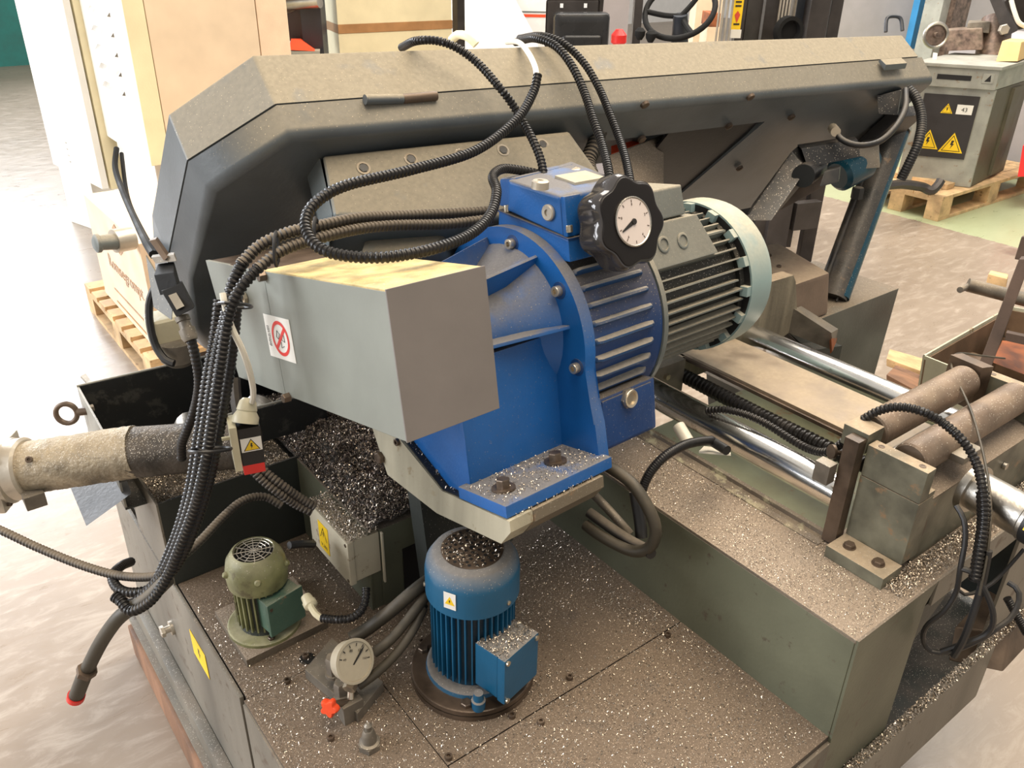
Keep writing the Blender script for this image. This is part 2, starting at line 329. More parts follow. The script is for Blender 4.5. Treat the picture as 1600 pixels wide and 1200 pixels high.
# ================================================================ THE SETTING
def floor_mat():
    m = bpy.data.materials.new('concrete_floor'); m.use_nodes = True; nt = m.node_tree; p = nt.nodes['Principled BSDF']
    g = nd(nt, 'ShaderNodeNewGeometry'); pos = g.outputs['Position']
    a = nd(nt, 'ShaderNodeTexNoise'); a.inputs['Scale'].default_value = 1.3; a.inputs['Detail'].default_value = 9; a.inputs['Roughness'].default_value = .65; nt.links.new(pos, a.inputs['Vector'])
    mp = nd(nt, 'ShaderNodeMapping'); mp.inputs['Scale'].default_value = (1, 3.2, 1); mp.inputs['Rotation'].default_value = (0, 0, .5); nt.links.new(pos, mp.inputs[0])
    b = nd(nt, 'ShaderNodeTexNoise'); b.inputs['Scale'].default_value = 7; b.inputs['Detail'].default_value = 10; b.inputs['Roughness'].default_value = .7; b.inputs['Distortion'].default_value = .6; nt.links.new(mp.outputs[0], b.inputs['Vector'])
    c = ramp(nt, a.outputs[0], .3, .72, (.235, .185, .14, 1), (.33, .265, .205, 1))
    c = mixc(nt, ramp(nt, b.outputs[0], .5, .8), c, (.44, .375, .305))
    st = nd(nt, 'ShaderNodeTexNoise'); st.inputs['Scale'].default_value = 3.1; st.inputs['Detail'].default_value = 4; nt.links.new(pos, st.inputs['Vector'])
    c = mixc(nt, ramp(nt, st.outputs[0], .66, .74), c, (.2, .15, .115))
    # painted green zone beyond x = 5.35
    s = nd(nt, 'ShaderNodeSeparateXYZ'); nt.links.new(pos, s.inputs[0])
    e = math_(nt, 'ADD', s.outputs[0], math_(nt, 'MULTIPLY', b.outputs[0], .05))
    gz = math_(nt, 'MULTIPLY', math_(nt, 'GREATER_THAN', e, 5.45), math_(nt, 'LESS_THAN', s.outputs[1], 6.5))
    gr = mixc(nt, a.outputs[0], (.34, .40, .22), (.42, .47, .29))
    c = mixc(nt, math_(nt, 'MULTIPLY', gz, .85), c, gr)
    nt.links.new(c, p.inputs['Base Color'])
    nt.links.new(ramp(nt, b.outputs[0], .3, .8, (.24, .24, .24, 1), (.5, .5, .5, 1)), p.inputs['Roughness'])
    bp = nd(nt, 'ShaderNodeBump'); bp.inputs['Strength'].default_value = .12; bp.inputs['Distance'].default_value = .004; nt.links.new(b.outputs[0], bp.inputs['Height']); nt.links.new(bp.outputs[0], p.inputs['Normal'])
    return m
o = struct('floor', box(newbm(), (-14, -6, -.1), (16, 20, 0)), floor_mat())
# far walls: teal door at the left end, grey wall with a blue stripe and a post on the right
struct('wall_far', box(newbm(), (-8, 13.2, 0), (16, 13.4, 3.0)), 'wall_white')
struct('door_1', box(newbm(), (-3.0, 12.95, 0), (2.2, 13.19, 2.9)), 'wall_teal')
bm = newbm(); a = Vector((7.319,4.977,-0.003)); b = Vector((10.098,3.3752,-0.0339)); dv = (b-a).normalized(); nv = Vector((-dv.y, dv.x, 0)).normalized()
hexa(bm, [(a.x, a.y, 0), (b.x, b.y, 0), (b.x+nv.x*.15, b.y+nv.y*.15, 0), (a.x+nv.x*.15, a.y+nv.y*.15, 0), (a.x, a.y, 2.6), (b.x, b.y, 2.6), (b.x+nv.x*.15, b.y+nv.y*.15, 2.6), (a.x+nv.x*.15, a.y+nv.y*.15, 2.6)])
struct('wall_right', bm, 'wall_grey')
p = Vector((7.9357,4.3465,0.8306)); bm = box(newbm(), (p.x-.13, p.y-.03, .75), (p.x+.09, p.y+.03, 2.4)); solo('blue_post', bm, 'blue_stripe', 'blue painted upright post in front of the grey wall at the far right', 'post')
p = Vector((7.8483,4.0083,0.867)); bm = box(newbm(), (p.x-.14, p.y-.06, 0), (p.x+.12, p.y+.14, 2.4)); struct('trim_1', bm, 'mill_brown')
p = Vector((7.611,4.054,0.8749)); bm = box(newbm(), (p.x-.02, p.y-.06, 0), (p.x+.12, p.y+.1, 2.4)); struct('trim_2', bm, 'mill_grey')

# ================================================================ MACHINE BASE
base = thing('machine_base', 'dusty grey-green welded steel base of the bandsaw covered in metal chips', 'machine base', (1.0, 1.0, .09))
# front stretch and rear stretch of the deck with a joint between them
part('deck_plate', box(newbm(), (.266, .43, .488), (.4705, 1.062, .5), .002), 'deck', base)
part('deck_plate', box(newbm(), (.4715, .43, .488), (1.0, .7515, .5), .001), 'deck', base)
part('deck_plate', box(newbm(), (.4715, .7535, .486), (1.0, 1.062, .5), .001), 'deck', base)
part('deck_plate', box(newbm(), (.272, 1.063, .486), (1.0, 1.42, .4995), .001), 'deck', base)
# left side: two panels with an open joint, upper cover plate, bottom flange
sp = part('side_panel', box(newbm(), (.262, 1.072, .155), (.27, 1.86, .499), .003), 'base_grey', base)
part('side_panel', box(newbm(), (.262, .43, .12), (.268, 1.058, .497), .003), 'base_grey', base)
part('bottom_flange', prism(newbm(), [(1.86, .1), (.43, .1), (.43, .115), (1.86, .115)], .225, .30, 'x'), 'base_grey', base)
part('bottom_flange', box(newbm(), (.238, 1.08, .115), (.262, 1.86, .17), .006), 'base_grey', base)
part('inner_web', box(newbm(), (.28, .5, .12), (.29, 1.8, .48)), 'base_dark', base)
M = planeM((0.2615,1.3001,0.412), (0, -1, 0), (0, 0, 1))
part('warning_sticker', poly(newbm(), rect(.085, .062), .0008, M), 'sticker_yellow', base, label='faded yellow warning sticker')
part('warning_mark', poly(newbm(), [(x*.028, y*.024) for x, y in BOLTZ], .0004, M @ Matrix.Translation((0, 0, .0008))), 'steel_brown', base)
bm = newbm(); p = Vector((0.262,1.5089,0.3175)); lathe(bm, p, (-1, 0, 0), [(0, .016), (.006, .016), (.006, .008), (.018, .008)], 20); hexbolt(bm, p-Vector((.018, 0, 0)), (-1, 0, 0), .013, .008); part('side_bolt', bm, 'cast_alu', base)
# front end panel and lower frame
part('end_panel', box(newbm(), (.27, .424, .12), (1.0, .432, .488), .002), 'base_grey', base)
# raised ledge: front wall, top, right end frame with its opening
part('ledge_wall', box(newbm(), (.998, .43, .36), (1.006, 1.30, .706), .002), 'base_green', base)
part('ledge_top', box(newbm(), (.999, .428, .702), (1.185, 1.30, .7114), .003), 'ledge', base)
part('ledge_top', box(newbm(), (1.185, .428, .701), (1.62, .60, .7106), .003), 'ledge', base, label='chip strewn top plate under the roller block')
bm = newbm(); box(bm, (1.172, .58, .7114), (1.182, 1.16, .722), .001); part('ledge_rib', bm, 'ledge_inner', base)
part('ledge_gutter', box(newbm(), (1.145, .60, .7114), (1.172, 1.16, .7135)), 'ledge_inner', base)
part('end_post', prism(newbm(), [(1.0, .16), (1.205, .16), (1.205, .67), (1.23, .711), (1.0, .711)], .425, .4305, 'y'), 'base_green', base)
part('end_rail', box(newbm(), (1.231, .425, .655), (1.66, .4305, .7105), .002), 'base_grey', base)
part('end_post', prism(newbm(), [(1.56, .30), (1.76, .30), (1.76, .70), (1.56, .654)], .425, .431, 'y'), 'base_grey', base)
part('end_gusset', prism(newbm(), [(1.21, .56), (1.33, .65), (1.21, .65)], .4335, .439, 'y'), 'base_dark', base)
bm = newbm(); box(bm, (.99, .405, .225), (1.58, .4245, .372), .003); part('bottom_rail', bm, 'base_grey', base)
bm = newbm(); box(bm, (1.02, .43, .30), (1.76, .62, .31)); part('drip_tray', bm, 'base_dark', base)
bm = newbm(); box(bm, (1.75, .44, .33), (1.757, 1.2, .70)); part('inner_web', bm, 'base_dark', base)
part('bed_web', box(newbm(), (1.19, .80, .45), (1.20, 1.3, .70)), 'base_dark', base)
# bed between the rods
part('bed_floor', box(newbm(), (1.19, .60, .60), (1.70, 1.16, .61)), 'bed_green', base, label='pale green floor between the guide rods')
part('bed_side', box(newbm(), (1.66, .62, .60), (1.69, 1.3, .742), .003), 'steel_dull', base)
# block that carries the chip bed, behind the green pump
part('housing_block', box(newbm(), (.569, 1.1217, .5), (.80, 1.55, .680), .003), 'base_green', base)
bm = newbm(); box(bm, (.615, 1.119, .51), (.70, 1.123, .615)); part('opening', bm, 'black', base)
hop = part('hopper_wall', box(newbm(), (.2668, 1.4135, .5), (.5482, 1.4185, .695), .0015), 'base_dark', base)
part('hopper_wall', box(newbm(), (.2640, 1.4135, .5), (.2690, 1.64, .695), .0015), 'base_grey', base)
part('hopper_wall', box(newbm(), (.5445, 1.1217, .5), (.5495, 1.4185, .69), .0015), 'base_green', base)
part('hopper_floor', box(newbm(), (.269, 1.4185, .600), (.80, 1.70, .604)), 'swarf_bed_lit', base, label='chip covered hopper floor')
part('housing_block', box(newbm(), (.549, 1.1235, .5), (.5689, 1.42, .676), .001), 'base_green', base)
# right end of the frame
blk = part('frame_block', hexa(newbm(), [(2.3898,1.16,0.3042)[:2]+(.30,), (2.30, 1.16, .30), (2.30, 1.42, .30), (1.88, 1.42, .30), (1.80, 1.16, .735), (2.335, 1.16, .735), (2.335, 1.45, .735), (1.80, 1.45, .735)], .004), 'frame_grey', base, label='tall grey frame end with a greasy top')
bm = newbm(); prism(bm, [((1.92,1.13,0.5873)[0], .60), (2.0, .60), (2.0, .66), (1.78, .70)], 1.11, 1.158, 'y'); part('bed_end', bm, 'base_dark', base)
bm = newbm(); hexa(bm, [(1.7639,1.13,0.7541), (1.8538,1.05,0.7098), (1.8828,1.07,0.745), (1.8176,1.16,0.7831), (1.7664,1.13,0.8205), (1.8266,1.05,0.7675), (1.8911,1.07,0.7537), (1.8459,1.16,0.7977)], .001); 
part('stop_bar', bm, 'steel_dull', base); part('stop_bar_end', hexa(newbm(), [(1.8331,1.045,0.7086), (1.8314,1.04,0.7165), (1.8935,1.07,0.7129), (1.9006,1.075,0.7053), (1.8166,1.045,0.7509), (1.8149,1.04,0.7586), (1.8943,1.07,0.7273), (1.9014,1.075,0.7198)]), 'rust', base)
# deck screws
scr = [(478,1027),(465,1066),(517,1155),(700,1185),(800,1120),(845,1130),(890,1060),(1043,994)]
for p in [(0.3914,1.0889,0.5), (0.3412,1.0553,0.5), (0.348,0.9052,0.5), (0.4797,0.763,0.5), (0.608,0.7674,0.5), (0.6383,0.729,0.5), (0.7383,0.7727,0.5), (0.9501,0.7413,0.5), (0.5761,0.9949,0.5)]:
    part('screw', socket(newbm(), p, (0, 0, 1), .0062, .007), 'bolt', base)
bm = newbm(); p = (0.392,1.0847,0.5); lathe(bm, p, (0, 0, 1), [(0, .014), (.0008, .014), (.0008, .001)], 20); part('oil_hole', bm, 'oily_shade_black', base)
# wooden beam below the base and a second one at the far side
solo('wooden_beam', box(newbm(), (.216, .55, 0), (.33, 1.83, .0995), .006), 'beam_wood', 'reddish wooden beam on the floor under the left side of the saw base', 'beam')
solo('wooden_beam', box(newbm(), (1.9, 1.05, 0), (3.2, 1.15, .09), .006), 'beam_wood', 'weathered wooden beam on the floor behind the frame end', 'beam')

# ================================================================ DECK FITTINGS
# ---- blue pump motor
pm = thing('pump_motor', 'upright blue finned electric motor standing on the chip-covered deck', 'motor', (.612, .885, .5))
PX, PY = .612, .885
def ring_at(r): return [(PX+r*cos(2*pi*i/40), PY+r*sin(2*pi*i/40)) for i in range(40)]
part('base_flange', lathe(newbm(), (PX, PY, .5), (0, 0, 1), [(0, .107), (.009, .107), (.009, .101), (.0125, .101), (.0125, .107), (.021, .107), (.023, .104)], 48), 'steel_brown', pm)
part('foot_ring', lathe(newbm(), (PX, PY, .522), (0, 0, 1), [(0, .082), (.008, .08), (.012, .074)], 40), 'pump_blue', pm)
part('body', lathe(newbm(), (PX, PY, .53), (0, 0, 1), [(0, .062), (.17, .062)], 40), 'pump_dark', pm)
for k in range(40):
    a = 2*pi*k/40; bm = newbm(); box(bm, (.060, -.0012, 0), (.0710, .0012, .155), 0)
    bm.transform(Matrix.Translation((PX, PY, .545)) @ Matrix.Rotation(a, 4, 'Z')); part('fin', bm, 'pump_blue', pm)
part('fan_cowl', lathe(newbm(), (PX, PY, .694), (0, 0, 1), [(0, .0745), (0, .0775), (.046, .0775), (.06, .075), (.074, .066), (.079, .057), (.0795, .050), (.077, .049)], 48), 'pump_blue', pm)
bm = newbm(); lathe(bm, (PX, PY, .770), (0, 0, 1), [(0, .0505), (.0045, .0505), (.0052, .049), (.0052, .003)], 40)
gr = part('fan_grille', bm, 'steel_brown', pm)
bm = newbm()
for r, n, o in ((.012, 6, 0), (.020, 10, .2), (.028, 14, 0), (.036, 18, .1), (.0435, 22, 0)):
    for k in range(n): a = 2*pi*(k+o)/n; lathe(bm, (PX+r*cos(a), PY+r*sin(a), .7752), (0, 0, 1), [(0, .003), (.0004, .003)], 7)
lathe(bm, (PX, PY, .7752), (0, 0, 1), [(0, .005), (.0006, .005)], 12)
part('vent_hole', bm, 'black', gr, kind='stuff')
d = Vector((.22, -.975, 0)).normalized(); s = Vector((.975, .22, 0))
def tb(c, a0, a1, b0, b1, z0, z1, w=.004, bmx=None):
    bmx = bmx or newbm(); P = lambda a, b, z: (c[0]+d.x*a+s.x*b, c[1]+d.y*a+s.y*b, z)
    return hexa(bmx, [P(a0, b0, z0), P(a0, b1, z0), P(a1, b1, z0), P(a1, b0, z0), P(a0, b0, z1), P(a0, b1, z1), P(a1, b1, z1), P(a1, b0, z1)], w)
tbx = part('terminal_box', tb((PX, PY), .05, .098, -.050, .032, .548, .640), 'pump_blue', pm)
tl = part('terminal_lid', tb((PX, PY), .0985, .115, -.052, .034, .546, .642, .005), 'pump_blue', pm)
for b, z in ((-.045, .635), (-.045, .553), (.027, .635)):
    part('screw', lathe(newbm(), Vector((PX, PY, z))+d*.115+s*b, d, [(0, .0045), (.003, .0045), (.003, .001)], 12), 'bolt_bright', tl)
part('drain_boss', lathe(newbm(), Vector((PX, PY, .522))+d*.072-s*.066, (0, 0, 1), [(0, .011), (.018, .012), (.02, .009), (.034, .008)], 14), 'pump_blue', pm)
for a in (-1.1, -2.3, .6, 2.2):
    part('foot_bolt', hexbolt(newbm(), (PX+.093*cos(a), PY+.093*sin(a), .523), (0, 0, 1), .0095, .008), 'bolt', pm)
M = planeM(Vector((PX, PY, .727))+Vector((-.88, -.47, 0)).normalized()*.0776, (.47, -.88, 0), (0, 0, 1))
bmp = poly(newbm(), rect(.021, .032), .0006, M); part('warning_sticker', bmp, 'sticker_white', pm)
part('triangle', poly(newbm(), [(-.0085, -.007), (.0085, -.007), (0, .009)], .0004, M @ Matrix.Translation((0, 0, .0006))), 'sticker_yellow', pm)
part('lightning_mark', poly(newbm(), [(x*.007, y*.006-.001) for x, y in BOLTZ], .0003, M @ Matrix.Translation((0, 0, .001))), 'ink', pm)
for a in (-1.35, 2.6): part('screw', lathe(newbm(), (PX+.0775*cos(a), PY+.0775*sin(a), .706), (cos(a), sin(a), 0), [(0, .004), (.002, .004), (.003, .002)], 12), 'bolt_bright', pm)

# ---- small olive coolant pump
G = Vector((.363, 1.197, .5))
cp = thing('coolant_pump', 'small olive green pump motor with a round wire grille on a square plate', 'motor', tuple(G))
part('mounting_plate', hexa(newbm(), [(.2996, 1.128, .4995), (.457, 1.132, .4995), (.458, 1.285, .4995), (.299, 1.28, .4995), (.2996, 1.128, .516), (.457, 1.132, .516), (.458, 1.285, .516), (.299, 1.28, .516)], .001), 'ledge', cp)
part('foot_flange', lathe(newbm(), G+Vector((0, 0, .016)), (0, 0, 1), [(0, .066), (.006, .066), (.008, .062)], 32), 'olive', cp)
part('body', lathe(newbm(), G+Vector((0, 0, .022)), (0, 0, 1), [(0, .044), (.012, .040), (.1, .040)], 28), 'base_dark', cp)
for k in range(26):
    a = 2*pi*k/26; bm = box(newbm(), (.036, -.0014, 0), (.0465, .0014, .10)); bm.transform(Matrix.Translation(G+Vector((0, 0, .034))) @ Matrix.Rotation(a, 4, 'Z')); part('fin', bm, 'olive', cp)
part('fan_cowl', lathe(newbm(), G+Vector((0, 0, .118)), (0, 0, 1), [(0, .050), (.002, .0525), (.028, .0545), (.05, .050), (.064, .041), (.068, .0355), (.064, .034), (.055, .034)], 36), 'olive', cp)
T = G+Vector((0, 0, .1835)); bm = lathe(newbm(), T-Vector((0, 0, .008)), (0, 0, 1), [(0, .0338), (.001, .0338)], 24); gk = part('fan_opening', bm, 'black', cp)
bm = newbm()
for r in (.008, .015, .022, .029, .035): tube(bm, [T+Vector((r*cos(2*pi*i/24), r*sin(2*pi*i/24), 0)) for i in range(25)], .0009, 5, smooth=False)
for k in range(6): a = pi*k/6+.2; tube(bm, [T+Vector((.035*cos(a), .035*sin(a), 0)), T-Vector((.035*cos(a), .035*sin(a), 0))], .0009, 5, smooth=False)
part('wire_grille', bm, 'cast_alu', cp)
for a in (-1.9, -.6, .7, 1.9, 3.1):
    p = G+Vector((.053*cos(a), .053*sin(a), .156)); bm = lathe(newbm(), p-Vector((.008*cos(a), .008*sin(a), .006)), (cos(a), sin(a), .45), [(0, .0075), (.011, .006), (.014, .004)], 12); part('screw_lug', bm, 'olive', cp)
d = Vector((.2, -.98, 0)).normalized(); s = Vector((.98, .2, 0))
t2 = part('terminal_box', tb((G.x, G.y), .03, .060, -.026, .042, .545, .612, .003), 'green_box', cp)
t3 = part('terminal_lid', tb((G.x, G.y), .0605, .068, -.029, .045, .542, .615, .004), 'green_box', cp)
part('screw', lathe(newbm(), Vector((G.x, G.y, .603))+d*.068-s*.022, d, [(0, .003), (.0015, .003)], 10), 'bolt', t3)
part('flange_bolt', hexbolt(newbm(), (G.x-.01, G.y-.054, .524), (0, 0, 1), .006, .005), 'bolt', cp)
bm = newbm(); a = Vector((0.405,1.087,0.636)); b = Vector((0.4038,1.0632,0.6313)); lathe(bm, a, b-a, [(0, .009), (.008, .010), (.012, .010), (.013, .012), (.022, .012), (.026, .0075)], 12)
part('cable_gland', bm, 'cream_plastic', cp)

# ---- junction box on the housing block
jb = thing('junction_box', 'cream metal junction box with yellow warning sticker buried under chips', 'box', (.52, 1.16, .57))
J = [(0.505,1.1145,0.5729), (0.505,1.2759,0.664), None, None]
q0, q1 = Vector((0.505,1.1172,0.5709)), Vector((0.505,1.2767,0.6605)); q3, q2 = Vector((0.505,1.1032,0.6942)), None
ylo, yhi, zlo, zhi = q0.y, q1.y, .585, .682
part('box_body', box(newbm(), (.516, ylo+.003, zlo+.003), (.568, yhi-.003, zhi-.003), .002), 'junction_cream', jb)
jl = part('box_lid', box(newbm(), (.503, ylo, zlo), (.5155, yhi, zhi), .003), 'junction_cream', jb)
for y, z in ((ylo+.008, zlo+.008), (yhi-.008, zlo+.008), (ylo+.008, zhi-.008), (yhi-.008, zhi-.008)): part('screw', lathe(newbm(), (.503, y, z), (-1, 0, 0), [(0, .0035), (.0012, .0035)], 10), 'bolt', jl)
M = planeM((.5026, (ylo+yhi)/2+.02, .633), (0, -1, 0), (0, 0, 1))
part('warning_sticker', poly(newbm(), rect(.04, .062), .0006, M), 'sticker_yellow', jb)
part('triangle_outline', poly(newbm(), [(-.014, -.012), (0, .016), (.014, -.012), (.0115, -.0105), (0, .013), (-.0115, -.0105)], .0004, M @ Matrix.Translation((0, .008, .0006))), 'steel_brown', jb)
part('lightning_mark', poly(newbm(), [(x*.012, y*.011+.007) for x, y in BOLTZ], .0004, M @ Matrix.Translation((0, 0, .0006))), 'steel_brown', jb)
part('lettering', text_bm('V.380', .011, M @ Matrix.Translation((0, -.02, .0006))), 'steel_brown', jb)
part('bracket', box(newbm(), (.566, ylo-.012, .57), (.569, ylo-.006, .685)), 'junction_cream', jb)

# ---- pressure gauge and valve block
gv = thing('gauge_valve', 'round pressure gauge on a brass and steel valve block with a red knob', 'gauge', (.43, 1.0, .5))
part('manifold', hexa(newbm(), [(0.3704,1.0443,0.5), (0.3982,0.9067,0.5), (0.4649,0.9397,0.5), (0.4417,1.0841,0.5)] + [tuple(Vector(q)+Vector((0, 0, .022))) for q in ((0.3704,1.0443,0.5), (0.3982,0.9067,0.5), (0.4649,0.9397,0.5), (0.4417,1.0841,0.5))], .002), 'steel_dull', gv)
gc = Vector((0.4128,0.9331,0.6084)); gd = (Vector((0, 0, 1.65))-gc).normalized()*.5+Vector((.35, -.55, .12)); gd.normalize()
gcs = part('gauge_case', lathe(newbm(), gc-gd*.024, gd, [(0, .024), (.003, .031), (.022, .033), (.024, .036), (.028, .036), (.0285, .0335), (.0285, .0315), (.026, .031)], 36), 'gauge_case', gv)
dm = part('dial', lathe(newbm(), gc+gd*.0005, gd, [(0, .031), (.001, .031)], 36), 'dial', gv, label='pale dial with a black needle')
M = planeM(gc+gd*.0016, r0-gd*r0.dot(gd), -d0)
for i in range(11):
    a = radians(225-27*i); part('dial_tick', poly(newbm(), [(cos(a)*.024-sin(a)*.0008, sin(a)*.024+cos(a)*.0008), (cos(a)*.029-sin(a)*.0008, sin(a)*.029+cos(a)*.0008), (cos(a)*.029+sin(a)*.0008, sin(a)*.029-cos(a)*.0008), (cos(a)*.024+sin(a)*.0008, sin(a)*.024-cos(a)*.0008)], .0003, M), 'ink', dm)
for i, t in enumerate(('0', '40', '80', '120', '160', '200')):
    a = radians(225-54*i); part('dial_number', text_bm(t, .006, M @ Matrix.Translation((cos(a)*.019, sin(a)*.019, 0))), 'ink', dm)
part('needle', poly(newbm(), [(-.0125, -.022), (-.0105, -.023), (.0125, .016), (.015, .0245), (.0095, .0175)], .0006, M @ Matrix.Translation((0, 0, .0006))), 'ink', dm)
part('gauge_stem', cyl(newbm(), gc-gd*.012+Vector((0, 0, -.03)), (0.3977,0.9263,0.5389), .006, n=10), 'bolt_bright', gv)
va = Vector((0.398,0.928,0.5312)); part('valve_body', hexa(newbm(), [va+Vector(v) for v in ((-.02, -.014, -.04), (.016, -.014, -.04), (.016, .014, -.04), (-.02, .014, -.04), (-.02, -.014, .008), (.016, -.014, .008), (.016, .014, .008), (-.02, .014, .008))], .002), 'steel_dull', gv)
part('brass_nut', hexbolt(newbm(), (0.3949,0.9237,0.5636), (.5, .4, .2), .011, .014), 'bolt_bright', gv)
kn = Vector((0.3644,0.924,0.5503)); bm = newbm(); rg = []
u, v, kd = basis((-.75, -.55, .25))
for t, k in ((0, .8), (.004, 1), (.012, 1), (.015, .85)):
    rg.append([kn+kd*t+(u*cos(2*pi*i/48)+v*sin(2*pi*i/48))*(.0135+.0028*cos(5*2*pi*i/48))*k for i in range(48)])
part('knob', loft(bm, rg), 'orange_red', gv, label='orange red lobed plastic knob')
part('valve_stem', cyl(newbm(), kn, va, .006, n=12), 'steel_brown', gv)
for c in ((0.3957,0.9781,0.5812), (0.3924,0.9472,0.553)):
    part('banjo_fitting', hexbolt(newbm(), Vector(c)-Vector((0, 0, .03)), (0, 0, 1), .0125, .034, .015, .006), 'steel_dull', gv)
solo('filler_plug', lathe(lathe(lathe(newbm(), (0.3916,0.8563,0.5), (0, 0, 1), [(0, .0185), (.01, .0185)], 6, ang0=.5), tuple(Vector((0.3916,0.8563,0.5))+Vector((0, 0, .01))), (0, 0, 1), [(0, .0165), (.002, .0165), (.004, .012), (.018, .011), (.026, .0085), (.028, .0075)], 20), tuple(Vector((0.3916,0.8563,0.5))+Vector((0, 0, .036))), (0, 0, 1), [(0, .0055), (.008, .005), (.012, .0065), (.016, .003)], 14), 'steel_dull', 'grey grease fitting on a hexagonal nut at the front of the deck', 'fitting')

# ================================================================ VISE, ROLLERS, RODS
rb = thing('roller_block', 'dusty grey steel roller block bolted to the ledge beside the guide rods', 'block', (1.25, .53, .711))
part('foot', box(newbm(), (1.130, .470, .7114), (1.186, .577, .7345), .002), 'vise_green', rb)
for y in (.497, .551): part('foot_bolt', hexbolt(newbm(), (1.158, y, .7345), (0, 0, 1), .0095, .006, .011), 'steel_brown', rb)
ck = part('end_cheek', box(newbm(), (1.186, .4725, .734), (1.232, .5765, .8555), .001), 'vise_green', rb)
part('end_cheek', box(newbm(), (1.1862, .4728, .8575), (1.2115, .5762, .9155), .001), 'vise_green', rb)
part('end_cheek', box(newbm(), (1.212, .4728, .8575), (1.232, .5762, .866), .001), 'vise_green', rb)
for y in (.489, .560): part('counterbored_screw', lathe(newbm(), (1.199, y, .9156), (0, 0, 1), [(0, .0055), (.0005, .0055), (.0005, .0032), (.0002, .0032)], 14), 'bolt', rb)
# long body: front face reaches right, its top slopes back
part('block_body', prism(newbm(), [(.4795, .712), (.575, .712), (.575, .85), (.530, .852), (.4795, .835)], 1.232, 1.72, 'x'), 'vise_green', rb)
part('dust_shelf', prism(newbm(), [(.4790, .8355), (.531, .8525), (.531, .8545), (.4790, .8375)], 1.233, 1.72, 'x'), 'ledge', rb)
bm = newbm(); c = (1.242,0.479,0.7797); lathe(bm, (c[0], .4787, c[2]), (0, -1, 0), [(0, .021), (.0006, .021)], 24); bm.transform(Matrix.Translation(c) @ Matrix.Scale(.45, 4, (1, 0, 0)) @ Matrix.Translation([-x for x in c])); part('rust_patch', bm, 'steel_brown', rb)
for u in ((1.3582,0.479,0.7807), (1.5093,0.479,0.8016)): part('side_screw', lathe(newbm(), u, (0, -1, 0), [(0, .007), (.006, .007), (.006, .003)], 14), 'steel', rb)
part('far_cheek', box(newbm(), (1.60, .4795, .85), (1.625, .62, .915), .001), 'vise_green', rb)
for y in (.51, .58): part('counterbored_screw', lathe(newbm(), (1.612, y, .9152), (0, 0, 1), [(0, .0055), (.0005, .0055)], 14), 'bolt', rb)
# second carrier behind
rc = thing('roller_carrier', 'brown steel upright with a clamp block at the left end of the rear roller', 'block', (1.16, .6, .711))
part('upright', box(newbm(), (1.163, .580, .7145), (1.186, .606, .925), .0015), 'steel_brown', rc)
part('top_block', box(newbm(), (1.187, .579, .895), (1.233, .625, .932), .0015), 'vise_green', rc)
part('side_block', box(newbm(), (1.140, .607, .835), (1.162, .635, .872), .001), 'steel_dull', rc)
part('thumb_screw', lathe(lathe(newbm(), (1.2126,0.63,0.8611), (-.6, .3, .1), [(0, .004), (.02, .004)], 12), (1.2005,0.64,0.8631), (-.6, .3, .1), [(0, .013), (.005, .013)], 16), 'bolt', rc)
def roller(y, z, x0, x1, r, lab, name='roller'):
    t = thing('steel_roller', lab, 'roller', (x0, y, z-r))
    part('sleeve', lathe(newbm(), (x0, y, z), (1, 0, 0), [(0, r*.62), (0, r-.003), (.003, r), (x1-x0-.003, r), (x1-x0, r-.003), (x1-x0, r*.6)], 40), 'roller', t)
    part('axle', cyl(newbm(), (x0-.014, y, z), (x1+.012, y, z), r*.33, n=16), 'steel_dull', t)
roller(.526, .893, 1.233, 1.598, .030, 'front brown steel roller nearest the camera on the roller block')
roller(.607, .905, 1.245, 1.56, .031, 'rear brown steel roller crossing the ends of the guide rods')
solo('spacer_bar', box(newbm(), (1.236, .563, .873), (1.52, .5685, .888), .001), 'steel', 'thin bright bar lying between the two brown rollers', 'bar')
solo('roller_end_plate', hexa(newbm(), [(1.566, .585, .85), (1.590, .575, .85), (1.598, .64, .85), (1.572, .65, .85), (1.566, .585, .94), (1.590, .575, .94), (1.598, .64, .94), (1.572, .65, .94)], .001), 'steel_brown', 'notched brown end plate holding the right end of the rear roller', 'plate')
# guide rods
ZR = .79
a = (1.1892,1.0774,0.79); b = (1.2009,0.5984,0.79)
solo('guide_rod', cyl(newbm(), (1.204, 1.15, ZR), (1.204, .607, ZR), .030, n=40, ch=.002), 'chrome', 'polished chrome guide rod nearest the camera, below the blue gearbox', 'rod')
solo('guide_rod', cyl(newbm(), (1.60, 1.175, ZR), (1.60, .57, ZR), .030, n=40, ch=.002), 'chrome', 'polished chrome guide rod on the far side behind the flat bar', 'rod')
sl = thing('slide_bar', 'flat brown dusty steel bar lying between the two chrome rods', 'bar', (1.4, .9, .76))
part('bar', box(newbm(), (1.375, .60, .798), (1.53, 1.165, .806), .001), 'slab', sl)
part('bar_lip', box(newbm(), (1.368, .60, .792), (1.376, 1.165, .80), .001), 'steel_brown', sl)
dc = thing('corrugated_guard', 'black corrugated conduit running below the flat bar', 'conduit', (1.35, .9, .74))
part('conduit', tube(newbm(), [(1.352, 1.15, .765), (1.352, .9, .763), (1.352, .70, .765), (1.345, .65, .775)], .0165, 14, rib=.003, pitch=.011, smooth=False), 'conduit', dc)
